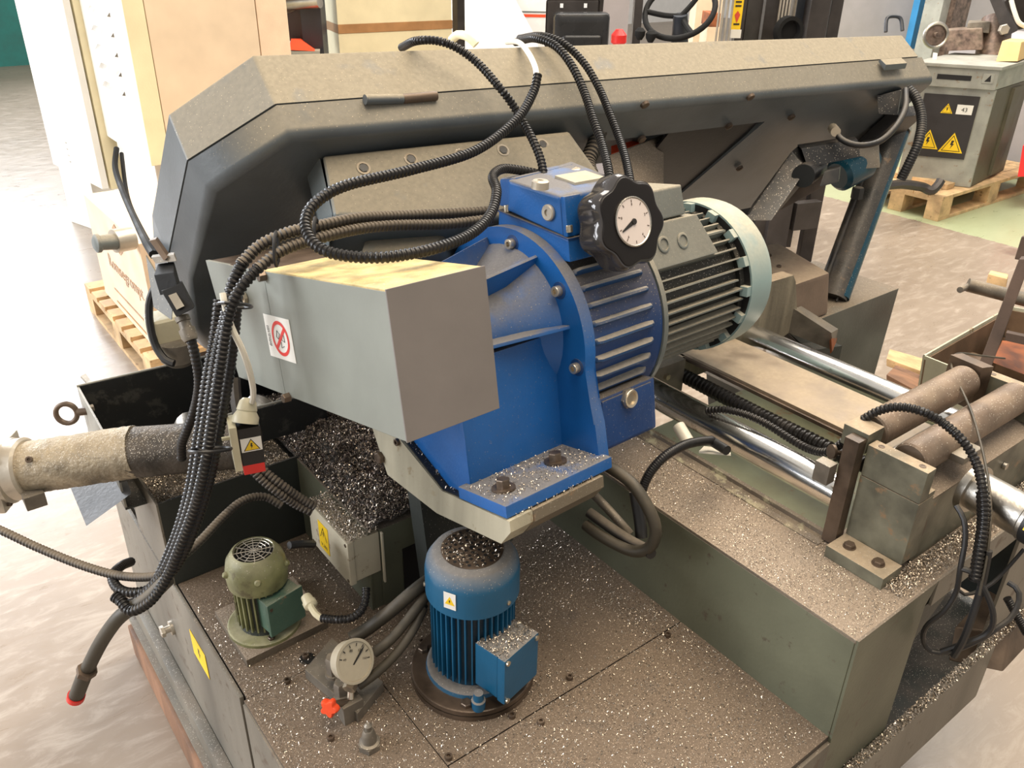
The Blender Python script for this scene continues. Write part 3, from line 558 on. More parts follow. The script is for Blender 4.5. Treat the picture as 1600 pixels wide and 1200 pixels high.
# plate the rods enter
bk = thing('rear_carriage', 'heavy dusty steel carriage block with a rough cut face behind the motor', 'block', (1.6, 1.2, .74))
part('face_block', prism(newbm(), [(1.15, .735), (1.70, .735), (1.80, .763), (1.755, .895), (1.74, .915), (1.62, .918), (1.52, .92), (1.52, .80), (1.15, .80)], 1.13, 1.165, 'y', .002), 'block_steel', bk)
part('step_block', hexa(newbm(), [(1.40, 1.1655, .737), (1.99, 1.1655, .737), (2.06, 1.41, .737), (1.40, 1.48, .737), (1.52, 1.1655, .8636), (1.958, 1.1655, .8636), (2.05, 1.40, .8636), (1.52, 1.48, .8636)], .012), 'block_brown', bk)
part('cover_plate', box(newbm(), (1.55, 1.18, .8645), (1.80, 1.29, .876), .001), 'steel_brown', bk)
for x, y in ((1.84, 1.33), (1.88, 1.27), (1.93, 1.34)): part('screw', socket(newbm(), (x, y, .864), (0, 0, 1), .0065, .005), 'bolt', bk)
part('lower_bracket', box(newbm(), (1.16, 1.10, .735), (1.34, 1.128, .815), .002), 'steel_dull', bk)
for x in (1.20, 1.235, 1.28): part('bracket_bolt', hexbolt(newbm(), (x, 1.10, .79), (0, -1, 0), .008, .008), 'bolt_bright', bk)

# blue and black lift cylinder
lc = thing('lift_cylinder', 'slanted blue and black hydraulic lift cylinder standing on the frame end', 'cylinder', (2.13, 1.23, .735))
c0 = Vector((2.10, 1.225, .737)); c1 = Vector((2.4216,1.3295,1.15))
part('barrel', cyl(newbm(), c0, c1, .038, n=36), 'cylinder_paint', lc)
ax = (c1-c0).normalized(); u = Vector((0, -1, 0)) - ax*(-ax.y); u.normalize(); w_ = ax.cross(u)
bm = newbm()
tube(bm, [c0-r0*.040+Vector((0, 0, .003)), c1-r0*.040], .013, 10, smooth=False); tube(bm, [c0-r0*.020-Vector((0, .034, -.003)), c1-r0*.020-Vector((0, .034, 0))], .003, 6, smooth=False); part('side_pipe', bm, 'black_plastic', lc)
part('blue_skin', lathe(newbm(), c0+r0*.013-Vector((0, .0, -.004)), ax, [(0, .0325), ((c1-c0).length-.01, .030)], 32), 'cylinder_blue', lc)
part('rod_eye', lathe(newbm(), c1, ax, [(0, .045), (.01, .045), (.01, .018), (.05, .018)], 24), 'steel', lc)
# linear actuator at the right edge
ac = thing('feed_cylinder', 'bright steel feed cylinder with black end and yellow label at the right edge', 'cylinder', (1.55, .43, .75))
A0 = Vector((1.3095,0.4532,0.852)); A1 = Vector((1.2945,0.3203,0.8506)); ad = (A1-A0).normalized(); 
part('barrel', lathe(newbm(), A0, ad, [(0, .042), (.012, .042), (.012, .034), (.098, .034), (.10, .036), (.106, .036)], 36), 'steel', ac)
part('end_cap', lathe(newbm(), A0+ad*.106, ad, [(0, .037), (.1, .037)], 32), 'black_plastic', ac)
tsk = (Vector((0, 0, 1.65))-A0).normalized(); tsk = (tsk-ad*tsk.dot(ad)).normalized(); M = planeM(A0+ad*.137+tsk*.0378, ad, ad.cross(tsk)*-1)
part('label', poly(newbm(), rect(.046, .036), .0006, M), 'sticker_yellow', ac); part('label_print', text_bm('! 24V', .012, M @ Matrix.Translation((0, 0, .0007))), 'ink', ac)
part('tie_bar', box(newbm(), tuple(A0+Vector((.0, .02, .03))), tuple(A0+Vector((.06, .05, .043))), .002), 'steel_dull', ac)

# ================================================================ DRIVE HEAD (frame H)
hp = thing('drive_bracket', 'thick beige bracket plate with oily top painted black for shade, holding the blue gearbox', 'bracket', (0, 0, -.05), 'H')
part('bracket_plate', prism(newbm(), [(.0, -.002), (.0, -.022), (.028, -.052), (.205, -.052), (.355, -.018), (.385, .07), (.29, .07), (.18, -.002)], 0, .05, 'x', .0015), 'plate_side', hp, 'H')
part('bracket_plate', prism(newbm(), [(0, -.003), (.0, -.024), (.026, -.051), (.26, -.051), (.26, -.003)], .05, .222, 'x', .006, 3), 'plate_edge', hp, 'H')
part('oily_shaded_top', prism(newbm(), [(.01, -.002), (.01, .0004), (.18, .0008), (.285, .0705), (.375, .0705), (.375, .0)], .004, .21, 'x'), 'oily_shade_black', hp, 'H')  # thin sheet on the plate: oil and the shadow below the cover painted black
part('bracket_bolt', hexbolt(newbm(), (0,0.3672,0.016), (-1, 0, 0), .012, .010), 'bolt', hp, 'H')
part('bracket_screw', socket(newbm(), (0,0.2998,0.0635), (-1, 0, 0), .007, .006), 'bolt', hp, 'H')
part('mount_web', box(newbm(), (.03, .30, -.25), (.21, .34, .0)), 'base_dark', hp, 'H')
part('mount_web', box(newbm(), (.08, .12, -.12), (.10, .34, -.05)), 'base_dark', hp, 'H')

cv = thing('drive_cover', 'light grey sheet metal drive cover with a yellow top and no-hands sticker', 'cover', (-.1, .25, .2), 'H')
part('cover_side', box(newbm(), (-.182, -.02, .2005), (-.179, .335, .41), .001), 'cover_grey', cv, 'H')
part('cover_side', hexa(newbm(), [(-.181, .522, .199), (-.181, .338, .1995), (-.174, .338, .1995), (-.174, .522, .199), (-.181, .568, .4125), (-.181, .338, .409), (-.174, .338, .409), (-.174, .568, .4125)], .001), 'cover_grey', cv, 'H')
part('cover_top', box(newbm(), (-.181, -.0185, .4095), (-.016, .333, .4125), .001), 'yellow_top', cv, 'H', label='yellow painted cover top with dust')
part('cover_top', box(newbm(), (-.18, .337, .4075), (-.016, .568, .411), .001), 'steel_brown', cv, 'H')
part('cover_end', box(newbm(), (-.1825, -.0225, .199), (-.0145, -.0195, .4135), .0012), 'cover_end', cv, 'H')
part('cover_side', box(newbm(), (-.018, -.02, .2), (-.015, .20, .41)), 'cover_grey', cv, 'H')
part('cover_bottom', box(newbm(), (-.18, -.0185, .2005), (-.016, .335, .2035)), 'cover_grey', cv, 'H')
for q in ((-0.182,0.331,0.4031), (-0.182,0.3225,0.1995)): part('cover_bolt', hexbolt(newbm(), q, (-1, 0, 0), .0085, .012), 'bolt', cv, 'H')
part('wing_nut', lathe(newbm(), (-0.182,0.424,0.3582), (-1, 0, 0), [(0, .011), (.006, .011), (.008, .006), (.014, .007)], 8), 'bolt_bright', cv, 'H')
# no-hands sticker
s0, s1, s2 = Vector((-0.1824,0.3636,0.3373)), Vector((-0.1824,0.2735,0.3373)), Vector((-0.1824,0.3593,0.2652))
M = planeM(((s0+Vector((-0.1824,0.2713,0.2659)))/2), s1-s0, s0-s2); sw, sh = (s1-s0).length*1.0, (s2-s0).length
part('safety_sticker', poly(newbm(), rect(sw, sh), .0006, M), 'sticker_white', cv, 'H')
M1 = M @ Matrix.Translation((.005, 0, .0007)); R1 = sh*.41
bm = newbm(); o_, i_ = circ(0, 0, R1, 40), circ(0, 0, R1*.8, 40)
vo = [bm.verts.new(M1 @ Vector((*p, .0003))) for p in o_]; vi = [bm.verts.new(M1 @ Vector((*p, .0003))) for p in i_]
for i in range(40): bm.faces.new((vo[i], vo[(i+1) % 40], vi[(i+1) % 40], vi[i]))
part('red_ring', bm, 'red', cv, 'H')
part('red_bar', poly(newbm(), [(R1*.5, R1*.65), (R1*.65, R1*.5), (-R1*.5, -R1*.65), (-R1*.65, -R1*.5)], .0004, M1 @ Matrix.Translation((0, 0, .0002))), 'red', cv, 'H')
bm = newbm()
tube(bm, [M1 @ Vector((R1*x, R1*y, .0002)) for x, y in ((-.45, .05), (-.35, .4), (-.12, .45), (-.05, .2), (-.15, 0), (-.35, -.1), (-.45, .05))], .0006, 4)
tube(bm, [M1 @ Vector((R1*x, R1*y, .0002)) for x, y in ((.1, -.05), (.3, -.2), (.5, -.1), (.45, .2), (.2, .3), (.05, .1))], .0006, 4)
tube(bm, [M1 @ Vector((R1*x, R1*y, .0002)) for x, y in ((.0, -.2), (-.1, -.5), (.15, -.55), (.3, -.4))], .0006, 4)
part('hand_drawing', bm, 'ink', cv, 'H')
Mt = M @ Matrix.Translation((-sw*.40, 0, .0007)) @ Matrix.Rotation(-pi/2, 4, 'Z')
part('lettering', text_bm('NON TOCCARE\nPARTI IN MOTO', .0048, Mt), 'ink', cv, 'H')

# ---- blue variable-speed gearbox
CY, CZ = .242, .22
gb = thing('gearbox', 'large bright blue ribbed cast gearbox with top housing bolted on the bracket', 'gearbox', (.24, .2, 0), 'H')
fp = [(.40, 0), (.40, .09)] + [(CY+.2*cos(radians(t)), CZ+.2*sin(radians(t))) for t in range(-36, 197, 5)] + [(.042, .12), (.030, .08), (.024, 0)]
part('front_flange', prism(newbm(), fp, .238, .264, 'x', .003), 'gear_blue', gb, 'H')
part('foot', box(newbm(), (.0, .006, .0), (.25, .13, .022), .003), 'gear_blue', gb, 'H')
part('foot_wall', prism(newbm(), [(.02, .005), (.245, .005), (.245, .235), (.015, .235)], .1185, .135, 'y', .002), 'gear_blue', gb, 'H')
part('foot_side', prism(newbm(), [(.119, .0), (.34, .0), (.34, .15), (.119, .22)], .018, .034, 'x', .002), 'gear_blue', gb, 'H')
for q in ((0.0419,0.059,0.022), (0.1723,0.0688,0.022)): part('foot_bolt', hexbolt(newbm(), q, (0, 0, 1), .0125, .015, .0205, .004), 'bolt', gb, 'H')
# funnel towards the cover, with radial webs
part('neck', lathe(newbm(), (-.014, CY, CZ+.02), (1, 0, 0), [(0, .076), (.13, .086), (.20, .108), (.235, .135), (.2535, .150)], 44), 'gear_blue', gb, 'H')
for yy, zz in ((.1631, .342), (.1005, .2442), (.2741, .3698), (.13, .12), (.355, .30)):
    dv = Vector((0, yy-CY, zz-CZ-.01)).normalized(); nv = Vector((1, 0, 0)).cross(dv)*.0032; c = Vector((0, CY, CZ+.015))
    P = lambda x, r, s: tuple(c+Vector((x, 0, 0))+dv*r+nv*s)
    part('web', hexa(newbm(), [P(-.01, .05, -1), P(.24, .05, -1), P(.24, .05, 1), P(-.01, .05, 1), P(-.01, .112, -1), P(.24, .168, -1), P(.24, .168, 1), P(-.01, .112, 1)], .0015), 'gear_blue', gb, 'H')
# socket screws around the flange, in small pockets
for u_, v_ in ((.2065, .391), (.0948, .3147), (.0643, .1804), (.1362, .0677), (.3366, .3636)):
    part('screw_pocket', lathe(newbm(), (.2372, u_, v_), (1, 0, 0), [(0, .0155), (.001, .0155)], 20), 'gear_blue_deep', gb, 'H')
    part('flange_screw', socket(newbm(), (.2372, u_, v_), (-1, 0, 0), .0095, .011), 'bolt_bright', gb, 'H')
# ribbed drum
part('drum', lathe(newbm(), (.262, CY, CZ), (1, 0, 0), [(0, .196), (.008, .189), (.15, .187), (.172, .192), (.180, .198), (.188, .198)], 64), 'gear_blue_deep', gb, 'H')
for k in range(14):
    a = radians(112+k*9.8); ca, sa = cos(a), sin(a)
    bm = newbm(); rr = []
    for x, h in ((.270, .187), (.276, .1965), (.285, .2005), (.415, .2005), (.428, .1965), (.436, .188)):
        t = Vector((0, -sa, ca)); n_ = Vector((0, ca, sa)); c = Vector((x, CY, CZ)); hh = h-.184
        rr.append([tuple(c+n_*(.184+hh*k1)+t*k2) for k1, k2 in ((0, -.0062), (.75, -.0052), (1, -.0022), (1, .0022), (.75, .0052), (0, .0062))])
    loft(bm, rr); part('rib', bm, 'rib_blue', gb, 'H')
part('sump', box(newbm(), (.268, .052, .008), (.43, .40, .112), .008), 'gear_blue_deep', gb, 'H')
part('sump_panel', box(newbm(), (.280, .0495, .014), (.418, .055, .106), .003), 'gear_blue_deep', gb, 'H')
sg = (0.3487,0.048,0.0938)
part('sight_glass', lathe(lathe(newbm(), (sg[0], .052, sg[2]), (0, -1, 0), [(0, .0195), (.008, .0195), (.009, .018)], 6), (sg[0], .044, sg[2]), (0, -1, 0), [(-.001, .0185), (.004, .0175), (.005, .0165), (.004, .0125), (-.002, .0125)], 28, cap=False), 'bolt_bright', gb, 'H')
part('sight_glass_lens', lathe(newbm(), (sg[0], .045, sg[2]), (0, -1, 0), [(0, .0126), (.0005, .0126)], 20), 'black', gb, 'H')
# top housing
part('top_base', hexa(newbm(), [(.262, .088, .36), (.44, .088, .36), (.44, .285, .38), (.262, .278, .38), (.262, .088, .398), (.44, .088, .398), (.44, .285, .448), (.262, .264, .443)], .003), 'gear_blue', gb, 'H')
part('top_gasket', hexa(newbm(), [(.260, .086, .398), (.44, .086, .398), (.44, .287, .448), (.260, .266, .443), (.260, .086, .401), (.44, .086, .401), (.44, .287, .451), (.260, .266, .446)], .0008), 'gear_blue_deep', gb, 'H')
th = part('top_housing', hexa(newbm(), [(.264, .100, .402), (.44, .100, .402), (.44, .262, .448), (.264, .243, .444), (.264, .102, .472), (.44, .102, .472), (.44, .245, .515), (.264, .234, .500)], .007, 3), 'gear_blue', gb, 'H')
part('corner_pillar', box(newbm(), (.262, .089, .403), (.300, .100, .472), .004), 'gear_blue', gb, 'H')
part('top_end', hexa(newbm(), [(.272, .235, .444), (.43, .235, .444), (.42, .292, .449), (.285, .292, .449), (.272, .225, .503), (.43, .225, .512), (.42, .282, .507), (.285, .282, .500)], .012, 4), 'gear_blue', gb, 'H')
pq = (0.2635,0.132,0.444); part('oil_plug', lathe(newbm(), (.2635, pq[1], pq[2]), (-1, 0, 0), [(0, .0145), (.004, .0145), (.006, .0125), (.006, .006), (.003, .006)], 24), 'cast_alu', gb, 'H')
pq = (0.2072,0.0894,0.505); part('oil_plug', lathe(newbm(), (pq[0], pq[1], .492), (0, -.2, 1), [(0, .0145), (.012, .0145), (.014, .012), (.014, .005), (.011, .005)], 24), 'cast_alu', gb, 'H')
for q in ((0.262,0.2523,0.446), (0.262,0.0849,0.4151)): part('flange_screw', socket(newbm(), (.2685, q[1]+(.006 if q[1] < .15 else -.004), q[2]-.004), (0, 0, 1), .0065, .012), 'bolt_bright', gb, 'H')
q = [(.335, .135), (.415, .135), (.415, .185), (.335, .185)]
Zt = lambda x, y: .4735+(y-.102)*.255
part('rating_plate', hexa(newbm(), [(x, y, Zt(x, y)-.001) for x, y in q] + [(x, y, Zt(x, y)+.0012+.003) for x, y in q]), 'gauge_case', gb, 'H', label='small pale rating plate')
# ---- handwheel with dial
WC = Vector((0.3421,0.058,0.4135)); WA = Vector((-.06, -.98, .14)).normalized()
hw = thing('handwheel', 'black lobed control handwheel with a white position dial on the gearbox', 'handwheel', tuple(WC-Vector((0, 0, .07))), 'H')
u, v, wd = basis(WA); NR = 7
def lob(t, k, dep=.0052): return [WC+wd*t+(u*cos(2*pi*i/112)+v*sin(2*pi*i/112))*((.079+dep*cos(NR*2*pi*i/112+.9))*k) for i in range(112)]
part('rim', loft(newbm(), [lob(-.012, .80), lob(-.008, .92), lob(.002, .985), lob(.034, 1.0), lob(.042, .975), lob(.047, .93), lob(.0485, .86)]), 'handwheel_rim', hw, 'H')
part('face', loft(newbm(), [lob(.0480, .90), lob(.0495, .885), lob(.0500, .80)]), 'handwheel', hw, 'H')
part('bezel', lathe(newbm(), WC+wd*.048, wd, [(0, .0425), (.0045, .0425), (.0055, .0405), (.0035, .038)], 48), 'steel', hw, 'H')
dl = part('dial', lathe(newbm(), WC+wd*.0515, wd, [(0, .0395), (.0008, .0395)], 48), 'dial', hw, 'H', label='white position dial with pointer')
M = planeM(WC+wd*.0528, Vector((.98, -.06, -.02)), Vector((0, .14, 1)))
part('needle', poly(newbm(), [(-.030, -.0125), (-.029, -.0145), (.003, -.003), (.004, .003), (-.001, .005)], .0008, M), 'ink', dl, 'H')
part('needle_hub', lathe(newbm(), WC+wd*.0528, wd, [(0, .0055), (.002, .005)], 16), 'ink', dl, 'H')
for i in range(10):
    a = 2*pi*i/10+pi/2; part('dial_tick', poly(newbm(), [(cos(a)*.032-sin(a)*.0006, sin(a)*.032+cos(a)*.0006), (cos(a)*.037-sin(a)*.0006, sin(a)*.037+cos(a)*.0006), (cos(a)*.037+sin(a)*.0006, sin(a)*.037-cos(a)*.0006), (cos(a)*.032+sin(a)*.0006, sin(a)*.032-cos(a)*.0006)], .0003, M), 'steel_brown', dl, 'H')
for k in range(5): part('dial_number', text_bm(str(k*2), .006, M @ Matrix.Translation((cos(pi/2-2*pi*k/5)*.029, sin(pi/2-2*pi*k/5)*.029, 0))), 'steel_brown', dl, 'H')
part('spindle', cyl(newbm(), WC, WC-wd*.06, .016, n=16), 'steel_dull', hw, 'H')
part('hub', cyl(newbm(), WC+wd*.001, WC-wd*.012, .035, n=24), 'handwheel', hw, 'H')

# ---- drive motor
dm = thing('drive_motor', 'grey finned electric motor with a pale blue-green fan cowl lying behind the gearbox', 'motor', (.65, .24, .06), 'H')
def xl(prof, n=56): return lathe(newbm(), (0, CY, CZ), (1, 0, 0), prof, n)
part('flange_ring', xl([(.452, .19), (.452, .2015), (.464, .2015), (.464, .15)]), 'motor_grey', dm, 'H')
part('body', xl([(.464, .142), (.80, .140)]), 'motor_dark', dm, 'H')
for k in range(44):
    a = radians(102+k*8.18)
    bm = newbm(); box(bm, (.474, -.0017, .136), (.775 if k % 9 else .755, .0017, .158)); bm.transform(Matrix.Translation((0, CY, CZ)) @ Matrix.Rotation(a-pi/2, 4, 'X'))
    part('fin', bm, 'motor_grey', dm, 'H')
part('end_shield', xl([(.772, .10), (.772, .150), (.788, .153), (.80, .14)]), 'motor_dark', dm, 'H')
part('fan_cowl', xl([(.785, .166), (.785, .171), (.85, .171), (.868, .166), (.876, .155), (.878, .03)], 64), 'pale_cyan', dm, 'H')
for k in range(16):
    a = 2*pi*k/16+.1; bm = newbm(); box(bm, (.770, -.011, .150), (.788, .011, .169), .002); bm.transform(Matrix.Translation((0, CY, CZ)) @ Matrix.Rotation(a-pi/2, 4, 'X'))
    part('cowl_lug', bm, 'pale_cyan', dm, 'H')
part('cowl_face', xl([(.784, .167), (.7845, .167), (.7855, .163), (.7855, .158)], 56), 'black', dm, 'H')
fr = part('junction_base', box(newbm(), (.475, .13, .32), (.66, .34, .385), .005), 'motor_grey', dm, 'H')
part('junction_lid', hexa(newbm(), [(.47, .125, .387), (.635, .125, .387), (.635, .33, .387), (.47, .33, .387), (.475, .13, .447), (.63, .13, .447), (.63, .325, .455), (.475, .325, .455)], .006, 3), 'motor_grey', dm, 'H', label='grey terminal lid with a dusty top')
part('terminal_foot', hexa(newbm(), [(.474, .095, .30), (.70, .095, .30), (.70, .13, .30), (.474, .13, .30), (.474, .118, .384), (.66, .118, .384), (.66, .15, .384), (.474, .15, .384)], .003), 'motor_grey', dm, 'H')
for q, r in (((0.5372,0.104,0.3424), .0165), ((0.5971,0.104,0.3399), .0165)):
    part('cable_plug', lathe(newbm(), (q[0], .11, q[2]), (0, -1, .25), [(0, r), (.006, r), (.007, r*.9), (.007, r*.72), (.004, r*.7)], 24), 'motor_grey', dm, 'H')
for z in (.30, .33): part('fin', box(newbm(), (.62, .13, z), (.775, .16, z+.004)), 'motor_grey', dm, 'H')
solo('breather_cap', lathe(newbm(), (0.9904,1.1181,1.2554), (0, 0, 1), [(0, .013), (.018, .013), (.018, .0155), (.026, .0155), (.027, .012)], 20), 'bolt_bright', 'small brass-topped breather on the mount behind the gearbox', 'fitting')

# ================================================================ BOW (frame B: x along the bow, y away, z up the slope)
bw = thing('saw_bow', 'long dusty grey saw bow with hinged lid above the drive head', 'saw bow', (.8, .1, -.7), 'B')
dd = Vector(BFR[4])
def BD(p, s): return tuple(Vector(p)+dd*s)
seam = [(1.7586, 0, 0), (0, 0, 0), (-.1304, 0, -.1199), (-.1475, 0, -.4037), (-.134, 0, -.62), (-.09, 0, -.74)]
sb = [.077, .105, .098, .098, .098, .098]; back = [BD(p, -s) for p, s in zip(seam, sb)]
low = [(1.70, 0, -.30), (.55, 0, -.30), (.42, 0, -.74)]
# lid: inner loop of the lid goes straight across
def slab(front, backs, mname, nm, w=.006, lab=None):
    bm = newbm(); a = [bm.verts.new(p) for p in front]; b = [bm.verts.new(p) for p in backs]; n = len(a)
    f1 = bm.faces.new(a); f2 = bm.faces.new(b[::-1])
    for i in range(n): bm.faces.new((a[i], b[i], b[(i+1) % n], a[(i+1) % n]))
    if w:
        es = [e for e in bm.edges if (e.verts[0] in a) != (e.verts[1] in a)] + list(f2.edges)
        bmesh.ops.bevel(bm, geom=es, offset=w, segments=2, affect='EDGES', profile=.7)
    return part(nm, bm, mname, bw, 'B', lab)
lowf = [(.30, 0, -.74), (.42, 0, -.30), (1.70, 0, -.28)]
slab(seam + lowf, back + [BD(p, -.09) for p in lowf], 'bow_grey', 'lid', .004, 'hinged lid of the saw bow')
# body: from just below the seam to the dark face; big rounded front edge
sm2 = [(x+(.002 if i else -.0) , .0, z-.0015) for i, (x, y, z) in enumerate(seam)]
rim = [(1.80, 0, -.025), (.006, 0, -.0147), (-.1106, 0, -.1344), (-.1165, 0, -.41), (-.1018, 0, -.62), (-.06, 0, -.74)]
lo2 = [(.30, 0, -.74), (.42, 0, -.30), (1.03, 0, -.28), (1.03, 0, -.14)]
def body():
    bm = newbm()
    f = [BD(p, .002) for p in [(1.775, 0, -.002)] + sm2[1:]]
    r_ = [BD((x, 0, z), .058 if i else .066) for i, (x, y, z) in enumerate(rim)]
    inner_f = [(.30, -.002, -.74), (.46, -.002, -.34), (.52, -.002, -.13), (1.235, -.002, -.13), (1.12, -.002, -.56), (1.60, -.002, -.56), (1.83, -.002, -.30)]
    inner_r = [BD((x, 0, z), .056) for x, y, z in inner_f]
    a = [bm.verts.new(p) for p in f+inner_f]; b = [bm.verts.new(p) for p in r_+inner_r]; n = len(a)
    top = bm.faces.new(b); bm.faces.new(a[::-1])
    for i in range(n): bm.faces.new((b[i], b[(i+1) % n], a[(i+1) % n], a[i]))
    es = [e for e in top.edges if all(v in b[:6] for v in e.verts)]
    bmesh.ops.bevel(bm, geom=es, offset=.016, segments=5, affect='EDGES', profile=.5)
    bmesh.ops.triangulate(bm, faces=[f for f in bm.faces if len(f.verts) > 4])
    return bm
part('body', body(), 'bow_grey', bw, 'B', smooth=50)
for q in ((0.7601,-0.06,-0.0099), (1.0975,-0.06,-0.1186), (1.0825,-0.06,-0.0182), (1.3149,-0.06,-0.1129), (1.3026,-0.06,-0.3119), (0.8305,-0.06,-0.127)):
    part('bow_bolt', lathe(newbm(), q, (0, -1, 0), [(0, .010), (.006, .009), (.008, .005)], 14), 'steel_brown', bw, 'B')
# hinges on the seam
for a, b, m_ in (((0.1512,-0.008,-0.0002), (0.2243,-0.008,-0.0059), 'bow_grey'), ((0.2243,-0.008,-0.0059), (0.2912,-0.008,-0.0044), 'steel_brown')):
    a, b = Vector(a), Vector(b)
    part('hinge_leaf', cyl(newbm(), a+Vector((0, -.002, .006)), b+Vector((-.001, -.002, .006)), .0085, n=14), m_, bw, 'B')
a, b = Vector((1.5746,-0.008,0.0016)), Vector((1.684,-0.008,0.0015)); part('hinge_leaf', hexa(newbm(), [tuple(a+Vector(v)) for v in ((0, -.03, 0), (.09, -.03, 0), (.09, 0, 0), (0, 0, 0), (0, -.022, .012), (.09, -.022, .012), (.09, 0, .008), (0, 0, .008))], .002), 'bow_grey', bw, 'B')
# black plate closing part of the opening, wheel housing parts on the right
part('back_panel', box(newbm(), (.925, -.050, -.62), (1.22, -.045, -.125)), 'bow_dark', bw, 'B')
part('guide_arm', hexa(newbm(), [(1.6601,1.2404,1.0372), (1.6878,1.1826,1.0473), (1.8096,1.2632,1.03), (1.8101,1.3341,1.0293), (1.8424,1.2652,1.1762), (1.8448,1.2137,1.1454), (1.9738,1.255,1.1421), (1.9522,1.3194,1.17)], .004), 'bow_dark', bw)
part('guide_block', hexa(newbm(), [(1.8448,1.2137,1.1454), (1.9932,1.1672,1.1618), (2.0695,1.2271,1.1681), (1.952,1.3048,1.1482), (1.8452,1.2413,1.1866), (1.9987,1.1886,1.1997), (2.0702,1.2423,1.1913), (1.9452,1.3237,1.1684)], .003), 'bow_dark', bw)
part('blade_arm', hexa(newbm(), [(1.7771,1.2735,1.0081), (1.9908,1.2309,1.0837), (2.0885,1.2969,1.0809), (1.9244,1.3652,0.9941), (1.7796,1.2908,1.0365), (1.9959,1.2438,1.1085), (2.0868,1.3064,1.093), (1.9223,1.3771,1.0092)], .003), 'steel_brown', bw)
part('guide_knuckle', cyl(newbm(), (1.8129,1.2009,1.1323), (1.9326,1.2476,1.1264), .028, n=20), 'bow_dark', bw)
part('clamp_block', hexa(newbm(), [(1.8275,1.1615,1.1123), (1.8674,1.1376,1.1226), (1.9359,1.1776,1.1117), (1.9057,1.1958,1.1041), (1.8476,1.1683,1.1452), (1.8796,1.1494,1.154), (1.9481,1.1892,1.1427), (1.9209,1.2061,1.1365)], .003), 'black_plastic', bw)
part('blade_strip', box(newbm(), (1.74, -.10, -.32), (1.86, -.066, -.12), .004), 'bow_dark', bw, 'B')
bm = hexa(newbm(), [(2.1358,1.2258,1.242), (2.1731,1.1954,1.2398), (2.2374,1.2293,1.2362), (2.2009,1.2601,1.2399), (2.1446,1.2467,1.2828), (2.1993,1.2149,1.2984), (2.2629,1.2473,1.2919), (2.2104,1.2792,1.2789)], .002); part('end_gusset', bm, 'bow_dark', bw)
ct = thing('tension_unit', 'dark blue round blade tension unit under the right end of the bow', 'cylinder', (2.1341,1.2415,1.0515))
part('drum', lathe(newbm(), (2.1153,1.2963,1.0685), (.95, -.1, .25), [(0, .035), (.01, .046), (.10, .046), (.11, .04), (.11, .03), (.14, .03)], 28), 'cylinder_blue', ct)
part('mount_arm', hexa(newbm(), [(2.1391,1.2635,1.0895), (2.1956,1.2235,1.0952), (2.2563,1.2602,1.0917), (2.2025,1.298,1.086), (2.1719,1.2796,1.1509), (2.2115,1.2546,1.1593), (2.2726,1.289,1.1528), (2.2324,1.3153,1.1457)], .002), 'steel_dull', ct)
part('hose_nut', hexbolt(newbm(), (2.1033,1.2196,1.0264), (0, 0, 1), .016, .03), 'black_plastic', ct)

# mount housing on the bow face, khaki dusty top with sunk screws
mt = thing('gear_mount', 'dusty khaki cast mount with a row of sunk screws behind the loop of conduit', 'mount', (0.7502,1.2715,1.2069))
A, B_, C_, D_ = (0.6236,1.3376,1.3078), (1.1199,1.2794,1.3025), (1.1449,1.1074,1.1623), (0.5989,1.2589,1.227)
A2, D2 = (0.6114,1.3812,1.2734), (0.5967,1.3249,1.1948)
bm = hexa(newbm(), [(0.6315,1.3728,1.0936), (1.2096,1.1582,1.0361), (1.3154,1.4724,1.1968), (0.7038,1.476,1.2014), D_, C_, B_, A], .010, 3); part('mount_top', bm, 'mount_grey', mt)
bm = hexa(newbm(), [(0.6126,1.3634,1.1429), (0.6052,1.311,1.1418), (0.7038,1.476,1.2014), (0.668,1.4888,1.1793), (0.6014,1.3258,1.2017), (0.602,1.27,1.2258), (0.6244,1.3477,1.3025), (0.6159,1.3929,1.2747)], .004, 2); part('mount_side', bm, 'mount_grey', mt)
bm = hexa(newbm(), [(0.6886,1.2931,1.0626), (0.8388,1.2445,1.0569), (0.9455,1.3546,1.087), (0.7919,1.4474,1.0906), (0.6396,1.2621,1.1514), (0.7771,1.212,1.1501), (0.8314,1.2728,1.1748), (0.7054,1.3444,1.1786)], .02, 4); part('wheel_boss', bm, 'mount_grey', mt)
bm = hexa(newbm(), [(0.7341,1.3297,1.0204), (0.9447,1.2234,1.0197), (1.0176,1.3201,1.0552), (0.795,1.4298,1.0683), (0.7367,1.3002,1.128), (0.947,1.2302,1.1593), (0.9894,1.2859,1.163), (0.7807,1.3739,1.1388)], .006); part('mount_body', bm, 'mount_grey', mt)
n1 = (Vector(B_)-Vector(A)).cross(Vector(D_)-Vector(A)).normalized(); n1 = -n1 if n1.z < 0 else n1
Aw = Vector(A); cam0 = Vector((0, 0, 1.65))
for q in ((0.6733,1.2869,1.29), (0.7564,1.2705,1.2973), (0.8494,1.255,1.296), (0.9413,1.2533,1.2927), (1.0341,1.2526,1.2919)):
    d_ = (Vector(q)-cam0); t_ = (Aw-cam0).dot(n1)/d_.dot(n1); h_ = cam0+d_*t_
    part('screw_recess', lathe(newbm(), h_-n1*.002, n1, [(0, .0135), (.0035, .0125), (.0035, .009), (.001, .009)], 20), 'steel_dull', mt)
    part('sunk_screw', lathe(newbm(), h_+n1*.0005, n1, [(0, .008), (.0015, .008)], 6), 'black', mt)

